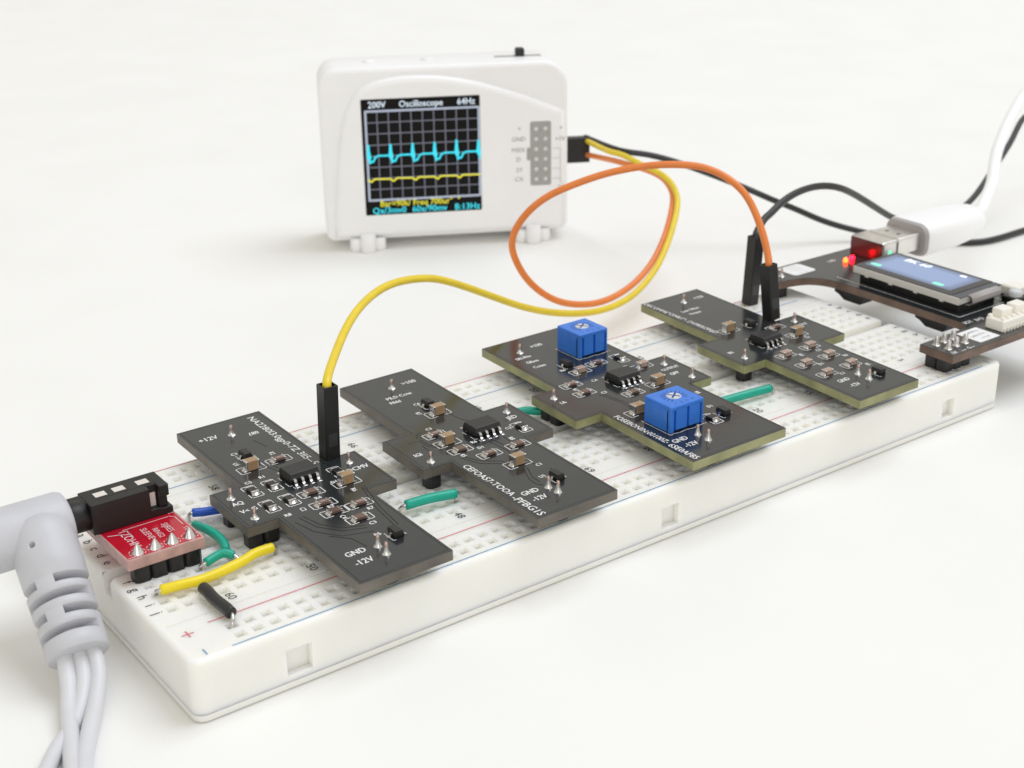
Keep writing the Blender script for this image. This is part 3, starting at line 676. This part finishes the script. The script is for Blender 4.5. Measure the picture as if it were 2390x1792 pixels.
for name_, P, rr in (('c1', [(-10.0, 19.4, 6.2), (-10.3, 17.7, 4.9), (-11.2, 14.8, 3.2), (-12.7, 11.1, 1.9), (-14.4, 6.2, 1.35), (-16.6, -0.1, 1.3), (-18.3, -5.5, 1.3), (-22, -16, 1.3)], 1.12),
                     ('c2', [(-8.3, 19.2, 6.2), (-8.4, 17.6, 4.9), (-9.2, 14.5, 3.2), (-11.3, 10.9, 1.7), (-13.9, 7.8, 1.15), (-16.8, 4.9, 1.12), (-19.4, 1.4, 1.12), (-23, -3.5, 1.12), (-30, -13, 1.12)], 1.05),
                     ('c3', [(-6.6, 19.2, 6.2), (-6.5, 17.5, 4.9), (-7.2, 14.5, 3.2), (-9.6, 10.0, 1.9), (-12.1, 5.8, 1.35), (-14.9, 0.4, 1.25), (-16.6, -4.6, 1.3), (-19.5, -16, 1.3)], 1.12)):
    obj('cable', MB().tube(smooth_path(P, 8), rr, 20), 'pvc_cable', pg)

# ------------------------------------------------------------------ hook-up wires in the breadboard
def hookup(color, m, path, l0, l1, r=0.67, tilt=None):
    o = thing('hookup_wire', color, 'wire', path[0], 'insulated hook-up wires bent into the breadboard')
    def rel(P): return [Vector(p) - Vector(path[0]) for p in P]
    sp = relax(smooth_path(path, 8), 2); T = (sp[0] - sp[1]).normalized(); E_ = (sp[-1] - sp[-2]).normalized()
    full = [sp[0] + T * 0.12] + sp + [sp[-1] + E_ * 0.12]; rs = [r * 0.72] + [r] * len(sp) + [r * 0.72]
    obj('insulation', MB().tube(rel(full), rs, 14), m, o)
    for e, l, d in ((sp[0], l0, T), (sp[-1], l1, E_)):
        l = Vector(l)
        P = smooth_path([e - d * 0.6, e + d * 0.25, (e + d * 0.7 + l) / 2 + Vector((0, 0, 0.15)), l, l - Vector((0, 0, 1.5))], 5)
        obj('bare_lead', MB().tube(rel(P), 0.3, 8), 'tin', o)
    return o
zw = H + 1.05
hookup('short blue hook-up wire running under the board beside the red audio board', 'wire_blue', [(16.9, 35.35, zw + 0.4), (19, 34.8, zw + 0.2), (24, 33.6, zw)], (16.3, 35.6, H), (25, 33.9, H))
hookup('upper of the two short green wires beside the red audio board', 'wire_green', [(15.8, 32.4, zw), (16.3, 29.6, zw + 0.35), (16.8, 26.9, zw + 0.2), (16.7, 24.5, zw), (16.3, 23.2, zw - 0.4)], (15.6, 33.9, H), (16.4, 22.0, H))
hookup('lower of the two short green wires, touching the long yellow wire', 'wire_green', [(16.2, 20.5, zw), (15.4, 21.2, zw + 0.35), (14.2, 21.4, zw + 0.3), (12.2, 21.0, zw)], (16.5, 19.4, H), (11.5, 21.7, H))
hookup('long yellow hook-up wire lying low across the near end of the breadboard', 'jumper_yellow', [(4.0, 17.9, zw), (7, 17.3, zw + 0.1), (10.2, 17.0, zw), (15.7, 17.6, zw + 0.25), (18.6, 18.2, zw + 0.55), (21.4, 18.5, zw + 0.35)], (3.7, 19.0, H), (22.2, 19.2, H), 0.74)
hookup('short black hook-up wire running to the near rail beside the printed 60', 'jumper_black', [(8.75, 14.6, zw + 0.15), (8.75, 13.2, zw + 0.2), (8.75, 11.0, zw + 0.05), (8.9, 8.2, zw + 0.1), (8.95, 6.6, zw)], (8.6, 15.4, H), (8.35, 5.2, H), 0.86)
hookup('short green hook-up wire lying between the two boards nearest the audio plug', 'wire_green', [(43.7, 17.8, zw + 0.35), (47.6, 17.2, zw + 0.5), (51.9, 16.4, zw + 0.3)], (43.0, 18.7, H), (52.0, 16.6, H), 0.78)
hookup('green hook-up wire mostly hidden under the tab of the two-trimmer board', 'wire_green', [(78.2, 35.9, zw), (80.0, 35.0, zw + 0.1), (81.4, 33.8, zw), (84.0, 33.0, zw)], (77.6, 36.2, H), (85, 33.2, H), 0.72)
hookup('green hook-up wire ending between the two-trimmer board and the farthest black board', 'wire_green', [(106.0, 17.3, zw), (110, 16.9, zw + 0.2), (115, 16.3, zw + 0.3), (119.9, 15.9, zw + 0.2)], (105, 17.5, H), (120.6, 15.8, H), 0.78)

# ------------------------------------------------------------------ oscilloscope
U = Vector((0.88320817, -0.46898116, 0)); Nn = Vector((-0.46898116, -0.88320817, 0)); Zv = Vector((0, 0, 1))
O_ = Vector((124.21, 161.77, 0.0))
FRM = Matrix((( U.x, Zv.x, Nn.x, O_.x), (U.y, Zv.y, Nn.y, O_.y), (U.z, Zv.z, Nn.z, O_.z), (0, 0, 0, 1)))   # (s, z, d) -> world
def sobj(name, mb, mats, parent): return obj(name, mb.xf(FRM), mats, parent)
sc_ = thing('pocket_oscilloscope', 'white pocket oscilloscope standing behind the breadboard, screen lit with traces', 'oscilloscope')
out = rrect(-10.5, 52.2, 2.3, 46.3, [2.2, 6.5, 5.0, 2.2], 8)
mb = MB(); rprism(mb, out, -17.0, 0.0, 1.1, 4)
sobj('case', mb, 'case_white', sc_)
arch = [(-8.6, 3.5), (51.0, 3.5), (51.05, 33.9), (42.4, 37.6), (33.9, 40.6), (27.2, 42.5), (20.5, 43.7), (15.5, 44.1), (10.5, 44.1), (4.5, 43.4), (0.4, 41.8), (-2.4, 39.2), (-4.8, 33.9), (-6.2, 27.2), (-7.5, 16.9), (-8.2, 8.0)]
arch = [tuple(v)[:2] for v in smooth_path([(x, y, 0) for x, y in arch[2:]], 4)]
arch = [(-8.4, 3.5), (51.05, 3.5)] + arch
mb = MB(); rprism(mb, arch, -0.3, 1.7, 1.6, 6, 0, False)
sobj('front_panel', mb, 'case_white', sc_)
F = 1.7
mb = MB(); mb.prism(rrect(-0.35, 29.4, 9.3, 38.9, 0.3, 2), F - 0.2, F + 0.06)
scr = sobj('screen', mb, 'screen_black', sc_)
mb = MB()
fx0, fx1, fy0, fy1 = 0.7, 29.05, 13.2, 35.9; gz = F + 0.075
for i in range(1, 10): x = fx0 + (fx1 - fx0) * i / 10; mb.strip([(x, fy0), (x, fy1)], 0.30, gz)
for i in range(1, 8): y = fy0 + (fy1 - fy0) * i / 8; mb.strip([(fx0, y), (fx1, y)], 0.30, gz + 0.003)
sobj('display_grid', mb, 'glow_grid', scr)
mb = MB(); mb.strip([(fx0, fy0), (fx1, fy0), (fx1, fy1), (fx0, fy1), (fx0, fy0)], 0.55, gz + 0.01); sobj('display_frame', mb, 'glow_frame', scr)
for st, x in (('200V', 3.6), ('Oscilloscope', 14.6), ('64Hz', 25.9)):
    sobj('display_text', put_text(MB(), st, x, 37.4, gz + 0.012, 2.3, 0, 0.92, 0, 0.05), 'glow_white', scr)
mb = MB(); put_text(mb, 'Bar=90k/ Freq 700ur°  °', 13.6, 12.1, gz + 0.012, 2.2, 0, 0.95, 0, 0.05); sobj('display_text', mb, 'glow_yellow', scr)
mb = MB()
tr = []
for k in range(6):
    x = 0.7 + 5.6 * k
    tr += [(x, 18.6), (x + 0.35, 18.25), (x + 0.7, 18.05), (x + 1.0, 18.2), (x + 1.4, 18.6), (x + 1.9, 18.72), (x + 3.2, 18.66), (x + 5.3, 18.62)]
tr = [p for p in tr if p[0] < 29.0] + [(29.0, 18.6)]
mb.strip(tr, 0.38, gz + 0.02)
sobj('yellow_trace', mb, 'glow_yellow', scr)
for st, x in (('Qx/3mv0', 5.6), ('60x/90mv', 15.9), ('B:13Hz', 25.6)):
    sobj('display_text', put_text(MB(), st, x, 10.35, gz + 0.012, 2.3, 0, 0.98, 0, 0.06), 'glow_cyan', scr)
mb = MB()
tr = []
for k in range(6):
    x = 1.1 + 5.56 * k; up_ = 27.3 + (0.35 if k == 4 else 0)
    tr += [(x - 0.42, 24.5), (x - 0.1, up_), (x + 0.02, up_ - 0.2), (x + 0.2, 22.9), (x + 0.6, 23.2), (x + 1.0, 23.2), (x + 1.6, 24.3), (x + 2.4, 24.65), (x + 4.9, 24.65)]
tr = [(max(0.8, a), b) for a, b in tr if a < 29.1]
mb.strip(tr, 0.46, gz + 0.026)
for k in range(6):
    x = 1.1 + 5.56 * k
    if x < 29: mb.add([(x - 0.5, 24.2, gz + 0.03), (x + 0.1, 23.0, gz + 0.03), (x + 0.6, 24.2, gz + 0.03), (x, 27.4, gz + 0.03)], [(0, 1, 2, 3)])
sobj('cyan_trace', mb, 'glow_cyan', scr)
mb = MB(); mb.prism(rrect(42.1, 47.5, 14.95, 31.55, 0.5, 3), F - 0.1, F + 0.05); mb.prism(rrect(41.2, 42.3, 21.6, 24.9, 0.4, 3), F - 0.1, F + 0.045)
soc = sobj('socket_print', mb, 'case_grey', sc_)
mb = MB()
for i in range(6):
    for x in (43.65, 46.05): mb.lathe((x, 29.65 - 2.61 * i), [(0.52, F + 0.03), (0.48, F + 0.09)], 14)
sobj('socket_dot', mb, 'pin_hole', soc)
mb = MB()
for st, x, y in (('⏚', 0, 0),): pass
for st, x, y in (('+', 39.3, 29.8), ('GND', 39.1, 27.1), ('MSIX', 39.0, 24.3), ('D', 39.0, 21.8), ('2Y', 39.2, 19.1), ('CX', 39.1, 16.7), ('+', 50.0, 29.6), ('+1V', 49.8, 26.8), ('24', 50.0, 14.1)):
    put_text(mb, st, x, y, F + 0.03, 1.6, 0, 1.0, 0, 0.1)
for y in (24.45, 21.9, 19.2, 16.6): mb.strip([(47.9, y), (49.9, y)], 0.13, F + 0.03)
mb.strip([(49.9, 24.45), (49.9, 15.4)], 0.13, F + 0.034)
sobj('panel_print', mb, 'case_print', sc_)['kind'] = 'stuff'
for x in (2.6, 17.4):
    m_ = MB(); m_.lathe((x, 8.5), [(1.6, 46.2), (1.6, 46.5), (1.4, 46.75), (0.3, 46.85)], 20); m_.v = [(a, c, -b) for a, b, c in m_.v]
    sobj('push_button', m_, 'case_white', sc_)
m_ = MB().box(34.6, 46.6, 46.2, 46.36, -9.6, -7.6); slot = sobj('switch_slot', m_, 'case_grey', sc_)
m_ = MB().cbox(40.0, 42.3, 46.2, 48.4, -9.6, -7.4, 0.3); sobj('switch_knob', m_, 'plastic_black', slot)
for x in (-0.2, 42.7):
    ft = MB()
    def foot(a, d, r, z1): ft.lathe((x + a, -d), [(r - 0.3, 0.0), (r, 0.3), (r - 0.05, z1 - 0.3), (r - 0.4, z1)], 20)
    foot(0, 2.4, 2.0, 4.6); foot(-3.0, 0.9, 1.6, 3.2); foot(3.0, 0.9, 1.6, 3.2); foot(0, -19.4, 2.0, 4.6); foot(-3.0, -17.8, 1.6, 3.2); foot(3.0, -17.8, 1.6, 3.2)
    ft.v = [(a, c, -b) for a, b, c in ft.v]
    ft.cbox(x - 3.6, x + 3.6, 0.3, 2.6, -17.5, 1.2, 0.3)
    sobj('foot', ft, 'case_white', sc_)
m_ = MB().cbox(52.15, 52.95, 17.6, 25.2, -10.6, -6.6, 0.05); sobj('side_socket', m_, 'plastic_black', sc_)

# ------------------------------------------------------------------ display board with U-shaped outline
eb = thing('display_board', 'dark U-shaped controller board with small lit display on the far breadboard end', 'display board')
arm = [(156.6, 50.3), (159.2, 49.9), (162.0, 49.4), (164.6, 48.2), (166.4, 46.0), (167.3, 43.0)]
ep = [(152.0, 1.2), (192.0, 1.2), (192.0, 44.5), (192.0, 57.0), (156.6, 57.4)] + [tuple(v)[:2] for v in smooth_path([(a, b, 0) for a, b in arm], 4)] + [(167.5, 36.0), (167.6, 12.0), (167.2, 10.2), (165.8, 9.1), (152.15, 8.9)]
mb = MB(); mb.prism(ep, ZB - 1.6, ZB - 0.05, 0, 1)
mb.add([(p[0], p[1], ZB - 0.02) for p in offset(ep, 0.06)], [tuple(range(len(ep)))], 0)
obj('board', mb, ['mask_black', 'copper_edge'], eb)
sk = MB(); z = ZB + 0.02
sk.strip([(169.6, 45.0), (169.6, 13.4), (184.6, 13.4), (184.6, 20)], 0.16, z)
for (st, x, y, sz) in (('IO1', 168.6, 10.6, 1.5), ('3V3', 171.6, 10.3, 1.5), ('LED', 177.0, 53.0, 1.4), ('5V', 153.6, 2.2, 1.2), ('G', 157.6, 2.0, 1.2), ('RST', 180.4, 9.6, 1.3)): put_text(sk, st, x, y, z, sz, 0, 1, 0, 0.06)
for x in (153.6, 156.1, 158.6): sk.strip([(x - 0.8, 1.9), (x + 0.5, 1.9)], 0.14, z)
obj('silkscreen', sk, 'silk_white', eb)
lab = obj('sticker', MB().prism(rrect(161.5, 167.4, 2.35, 7.95, 0.2, 2), ZB - 0.01, ZB + 0.06), 'paper', eb)
tx = MB()
for i, st in enumerate(('~ A.MO9-b ~', 'LoR4.10 2 .', '- 9 5 8')): put_text(tx, st, 164.4, 6.7 - 1.6 * i, ZB + 0.075, 0.95)
obj('sticker_print', tx, 'print_black', lab)
lab = obj('sticker', MB().prism(rrect(163.3, 169.9, 50.8, 56.4, 0.9, 4), ZB - 0.01, ZB + 0.06), 'paper', eb)
tx = MB()
for i in range(5): put_text(tx, ('a.-c_o r.', 'n:_ 2-.e', '.l o_-;4', '-r,_. s:', 'o. _-:u')[i], 166.6, 55.4 - 0.95 * i, ZB + 0.075, 0.8, 0, 1.2)
obj('sticker_print', tx, 'case_grey', lab)
# display module
dx0, dx1, dy0, dy1 = 170.3, 183.9, 13.5, 41.4
m_ = MB().cbox(dx0 + 1.2, dx1 - 1.0, dy0 + 1.6, dy1 - 1.0, ZB - 0.01, 15.45, 0.1); obj('foam_pad', m_, 'plastic_black', eb)
m_ = MB().cbox(dx0, dx1, dy0 + 1.0, dy1, 15.4, 16.9, 0.12)
for y in (18.2, 24.6, 31.0, 37.2): m_.box(dx0 - 0.06, dx0 + 0.3, y, y + 0.9, 15.2, 15.7)
disp = obj('display', m_, 'lcd_bezel', eb)
obj('glass', MB().cbox(dx0 + 0.15, dx1 - 0.1, dy0 + 3.1, dy1 - 0.15, 16.85, 17.05, 0.05), 'lcd_glass', disp)
obj('lit_screen', MB().prism(rrect(172.4, 182.9, 18.4, 40.3, 0.2, 2), 17.03, 17.07), 'glow_lcd', disp)
obj('driver_ledge', MB().cbox(dx0 + 0.2, dx1 - 0.05, dy0 + 0.9, dy0 + 3.0, 16.8, 16.98, 0.05), 'lcd_flex', disp)
fl = MB(); ys = [dy0 + 1.2, dy0 + 0.4, dy0 - 0.1, dy0 - 0.15, dy0 + 0.5, dy0 + 2.2]; zs = [17.0, 16.95, 16.5, 15.6, 15.0, 14.8]
for a in range(5):
    fl.add([(173.2, ys[a], zs[a]), (182.2, ys[a], zs[a]), (182.2, ys[a + 1], zs[a + 1]), (173.2, ys[a + 1], zs[a + 1]), (173.2, ys[a] + .1, zs[a] - .1), (182.2, ys[a] + .1, zs[a] - .1), (182.2, ys[a + 1] + .1, zs[a + 1] - .1), (173.2, ys[a + 1] + .1, zs[a + 1] - .1)], [(0, 1, 2, 3), (7, 6, 5, 4), (0, 3, 7, 4), (1, 5, 6, 2)], 0, True)
obj('ribbon', fl, 'rim_grey', disp)
m_ = MB(); put_text(m_, 'BK 60', 181.2, 33.5, 17.09, 2.6, R90, 1.0, 0, 0.25); obj('screen_text', m_, 'glow_text', disp)
for (x, y) in ((174.0, 38.4), (173.9, 22.4)): obj('screen_icon', MB().prism(rrect(x - 0.6, x + 0.6, y - 1.3, y + 1.3, 0.5, 3), 17.06, 17.09), 'glow_green', disp)
obj('screen_icon', MB().prism(rrect(181.2, 182.2, 21.4, 23.0, 0.4, 3), 17.06, 17.09), 'glow_text', disp)
# connectors and parts on the board
m_ = MB().cbox(168.9, 182.0, 3.0, 7.0, ZB, 15.7, 0.15)
for i in range(13): m_.box(169.3 + 0.98 * i, 169.8 + 0.98 * i, 2.78, 3.02, ZB, 14.3)
for i in range(8): m_.lathe((169.7 + 1.6 * i, 3.7), [(0.42, 15.6), (0.42, 16.0), (0.25, 16.15)], 12)
m_.lathe((169.6, 6.5), [(0.55, 15.6), (0.5, 16.1), (0.3, 16.25)], 12)
con = obj('ribbon_connector', m_, 'ivory', eb)
for x in (170.4, 174.8): obj('latch_block', MB().cbox(x, x + 3.2, 4.5, 6.9, 15.6, 17.3, 0.15), 'ivory', con)
m_ = MB().cbox(183.6, 187.2, 10.2, 14.2, ZB, 14.9, 0.2); bt = obj('push_button', m_, 'plastic_black', eb)
m_ = MB(); m_.lathe((185.4, 12.2), [(1.35, 14.8), (1.35, 15.7), (1.1, 16.1), (0.2, 16.2)], 22); obj('button_cap', m_, 'trim_dial', bt)
obj('battery_connector', MB().cbox(187.6, 191.8, 13.4, 17.4, ZB, 15.6, 0.3), 'ivory', eb)
# solder-side pins and headers
mb = MB(); mb.lathe((0, 0), [(0.8, 0.0), (0.62, 0.1), (0.5, 0.35), (0.48, 1.3), (0.42, 1.55), (0.2, 1.68)], 12, 0); shared('solder_stud', mb, ['tin'])
for i, (x, y) in enumerate(((154.2, 6.8), (154.4, 4.2), (156.7, 7.0), (156.9, 4.4), (159.2, 6.9), (159.4, 4.3))):
    part('solder_stud', eb, x, y, ZB, i, 'solder_pin')
part('header_3_2', eb, 156.4, 5.6, H, name='pin_header')
part('header_1_2', eb, 160.4, 53.6, H, name='pin_header'); part('solder_pin', eb, 160.9, 52.6, ZB, 0.4, 'solder_pin'); part('solder_pin', eb, 160.0, 55.0, ZB, 0.9, 'solder_pin')
for x, y in ((168.8, 36.7), (169.4, 15.9)):
    m_ = MB(); m_.prism([(y, ZB - 1.62), (y + 0.2, 10.0), (y + 0.9, H + 0.05), (y + 5.2, H + 0.05), (y + 6.6, H + 0.9), (y + 7.9, H + 1.3), (y + 7.9, ZB - 1.62)], x, x + 3.6)
    m_.v = [(c, a, b) for a, b, c in m_.v]; obj('pin_socket', m_, 'plastic_black', eb)
# usb receptacle on the board, indicator lights
m_ = MB().cbox(184.8, 191.6, 45.6, 54.9, ZB - 0.01, 17.7, 0.45, 0, 2)
rec = obj('usb_receptacle', m_, 'shell_metal', eb)
obj('receptacle_shade_plate', MB().cbox(184.6, 184.85, 45.9, 54.6, ZB + 0.02, 17.45, 0.08), 'receptacle_red_shade', rec)  # added plate, its colour stands for shaded metal catching the red light
m_ = MB().lathe((178.8, 50.7), [(0.45, ZB), (0.5, 14.0), (0.35, 14.4), (0.1, 14.5)], 12); obj('indicator_light', m_, 'led_hot', eb)
m_ = MB().lathe((181.3, 51.0), [(0.4, ZB), (0.45, 14.0), (0.3, 14.3), (0.1, 14.4)], 12); obj('indicator_light', m_, 'led_red', eb)
obj('indicator_light', MB().cbox(182.6, 183.4, 42.0, 42.6, 13.5, 17.3, 0.1), 'glow_green', eb)

# ------------------------------------------------------------------ usb cable
uc = thing('usb_cable', 'white charging cable plugged into the display board', 'usb cable', (190, 50, 0))
def rel_thing(o, mb): 
    l = o.location / S; mb.v = [(x - l.x, y - l.y, z - l.z) for x, y, z in mb.v]; return mb
uy, uz = 49.6, 15.9
def ux_ring(x, hy, hz, r, cy=uy, cz=uz):
    return [(x, cy + a, cz + b) for a, b in rrect(-hy, hy, -hz, hz, min(r, hy, hz) * 0.98, 5)]
m_ = MB(); m_.rings([ux_ring(189.5, 4.3, 2.0, 0.6), ux_ring(197.4, 4.3, 2.0, 0.6)], 0, False); m_.box(192.0, 193.0, uy - 1.9, uy - 1.3, uz + 1.96, uz + 2.03, 1); m_.box(192.0, 193.0, uy + 1.3, uy + 1.9, uz + 1.96, uz + 2.03, 1)
obj('metal_plug', rel_thing(uc, m_), ['shell_metal', 'plastic_black'], uc)
m_ = MB(); m_.rings([ux_ring(196.9, 5.0, 2.8, 1.6), ux_ring(197.0, 5.5, 3.4, 2.2), ux_ring(197.9, 5.9, 3.75, 2.6)], 0, False)
obj('rim', rel_thing(uc, m_), 'rim_grey', uc)
m_ = MB(); m_.rings([ux_ring(197.88, 5.9, 3.75, 2.6), ux_ring(199, 6.1, 3.9, 2.8), ux_ring(210, 5.9, 3.9, 2.9), ux_ring(218, 5.0, 3.6, 3.0), ux_ring(220.4, 4.2, 3.2, 3.0), ux_ring(221.4, 2.6, 2.2, 2.2)], 0, True)
obj('grip', rel_thing(uc, m_), 'usb_white', uc)
P = [(219, 49.8, 15.9), (223.2, 51.0, 15.6), (228.0, 52.8, 15.7), (234.7, 56.3, 16.9), (241.1, 59.6, 18.8), (247.0, 63.6, 21.1), (252.7, 67.3, 23.3), (257.6, 69.9, 25.0), (264.2, 73.3, 27.2), (272.0, 76.8, 29.7), (280, 80, 32), (292, 84, 34)]
obj('cable', rel_thing(uc, MB().tube(smooth_path(P, 6), 1.45, 18)), 'usb_white', uc)

# ------------------------------------------------------------------ test leads from the oscilloscope
tl = thing('jumper_lead_set', 'yellow, orange and black jumper leads joined in a black plug at the oscilloscope', 'jumper leads')
def housing(base, top_, w=2.54):
    b = Vector(base); t_ = Vector(top_); ax_ = (t_ - b).normalized(); xa = (Vector((1, 0, 0)) - ax_ * ax_.x).normalized(); ya = ax_.cross(xa)
    h = (t_ - b).length; mb = MB(); k = w / 2; c = 0.12
    ring8 = [(-k + c, -k), (k - c, -k), (k, -k + c), (k, k - c), (k - c, k), (-k + c, k), (-k, k - c), (-k, -k + c)]
    def rg(q, zz): return [tuple(b + xa * u * q + ya * v * q + ax_ * zz) for u, v in ring8]
    mb.rings([rg(0.97, 0), rg(1, 0.1), rg(1, h - 0.1), rg(0.97, h)], 0, False, True, False)
    mb.rings([rg(0.97, h), rg(0.80, h), rg(0.78, h - 1.2)], 0, False, False, True)
    # latch window
    wv = [tuple(b + xa * u + ya * (-k - 0.012) + ax_ * zz) for u, zz in ((-0.75, 2.2), (0.75, 2.2), (0.75, 4.4), (-0.75, 4.4))]
    mb.add(wv, [(0, 1, 2, 3)], 1)
    return mb
mat('window_black', (0.035, 0.035, 0.038), 0.3)
obj('socket_housing', housing((40.4, 34.75, ZB + 0.02), (40.7, 34.6, 25.8)), ['dupont_black', 'window_black'], tl)
obj('socket_housing', housing((140.4, 35.7, ZB + 0.02), (139.5, 36.5, 24.7)), ['dupont_black', 'window_black'], tl)
obj('socket_housing', housing((151.6, 52.5, H + 0.03), (152.2, 52.3, 24.1)), ['dupont_black', 'window_black'], tl)
c0 = Vector((124.21, 161.77, 0)) + U * 52.3
m_ = MB().cbox(52.9, 59.4, 18.0, 24.6, -10.0, -7.2, 0.15); sobj('plug_housing', m_, 'dupont_black', tl)
E0 = FRM @ Vector((58.6, 23.6, -8.6)); E1 = FRM @ Vector((58.6, 19.8, -8.6)); E2 = FRM @ Vector((58.6, 24.2, -9.4))
yel = [(40.7, 34.6, 24.9), (40.75, 34.8, 26.0), (42.7, 37.4, 26.6), (46.5, 41.9, 27.2), (50.7, 46.5, 28.2), (56.1, 51.5, 29.4), (62.2, 55.8, 30.1), (68.4, 59.0, 30.0), (75.5, 61.7, 28.6), (82.5, 63.9, 26.3), (95.9, 67.3, 19.1), (103.7, 69.0, 14.9), (111.7, 70.6, 11.4), (120.0, 72.1, 8.7), (128.8, 73.8, 6.9), (137.5, 76.0, 6.6), (144.4, 78.5, 7.6), (151.3, 81.8, 9.4), (156.6, 85.0, 11.4), (161.8, 88.6, 13.7), (167.1, 92.7, 16.3), (171.2, 96.5, 18.7), (173.3, 100.1, 20.6), (174.6, 104.5, 22.1), (175.0, 109.4, 22.9), (175.0, 113.9, 23.3), (175.2, 119.3, 24.1), (175.2, 123.4, 24.4), (174.9, 126.8, 24.3), tuple(E0)]
ora = [tuple(E1), (174.6, 123.8, 22.5), (174.9, 118.9, 22.4), (175.3, 111.7, 22.3), (175.0, 106.1, 21.6), (173.8, 101.9, 20.1), (171.6, 98.5, 18.2), (165.9, 93.6, 15.0), (160.1, 89.4, 12.2), (153.9, 85.6, 9.8), (147.0, 82.4, 7.9), (139.7, 79.9, 6.9), (132.2, 77.9, 6.9), (125.1, 76.6, 8.3), (118.4, 75.6, 10.8), (113.5, 76.1, 14.3), (110.4, 77.0, 18.2), (108.4, 77.4, 22.6), (107.9, 77.2, 25.6), (108.4, 76.1, 28.9), (110.3, 74.0, 32.6), (113.6, 72.1, 35.3), (117.5, 69.2, 37.4), (121.8, 66.0, 39.3), (125.9, 62.5, 40.6), (129.8, 59.0, 41.4), (133.6, 55.2, 41.6), (136.4, 52.1, 41.2), (138.6, 49.0, 39.9), (140.3, 45.6, 37.6), (140.9, 42.9, 34.6), (140.7, 40.3, 31.2), (140.3, 38.3, 28.2), (139.6, 36.5, 25.1), (139.5, 36.5, 23.8)]
bla = [tuple(E2), (178.6, 126.9, 23.8), (183.0, 123.1, 23.2), (187.5, 118.7, 21.9), (192.3, 113.7, 19.8), (197.4, 108.1, 17.2), (202.1, 102.9, 14.6), (207.2, 99.2, 11.7), (212.8, 96.5, 9.0), (218.1, 93.4, 6.0), (224.0, 89.7, 3.6), (229.2, 85.1, 2.0), (233.3, 80.1, 1.1), (237.5, 75.4, 0.9), (242.9, 69.9, 0.9), (246.0, 67.0, 0.9), (250.6, 65.2, 0.9), (257.3, 64.9, 0.9), (265.6, 65.2, 0.9), (285, 66, 0.9), (305, 72, 3), (312, 82, 12), (304, 89, 22), (290.5, 86.3, 24.0), (282.3, 83.2, 19.8), (275.3, 81.0, 16.5), (269.4, 79.2, 14.1), (263.7, 77.5, 11.6), (257.3, 75.6, 9.1), (250.4, 74.4, 7.2), (242.2, 73.6, 5.9), (230.3, 71.4, 7.7), (218.0, 68.9, 11.7), (211.8, 67.6, 14.6), (202.3, 65.2, 19.5), (194.3, 63.1, 23.5), (187.3, 61.2, 26.5), (182.5, 61.0, 27.8), (177.1, 60.5, 28.5), (170.6, 59.4, 28.4), (164.9, 57.9, 27.6), (160.5, 56.3, 26.6), (157.6, 55.4, 26.1), (155.1, 54.1, 25.3), (152.4, 52.6, 24.3), (152.2, 52.3, 23.2)]
w_ = obj('wire', MB().tube(relax(smooth_path(yel, 5), 6), 0.72, 14), 'wire_yellow', tl); w_['label'] = 'yellow wire'
w_ = obj('wire', MB().tube(relax(smooth_path(ora, 5), 6), 0.72, 14), 'wire_orange', tl); w_['label'] = 'orange looping wire'
w_ = obj('wire', MB().tube(relax(smooth_path(bla, 5), 6), 0.78, 14), 'wire_black', tl); w_['label'] = 'black wire'
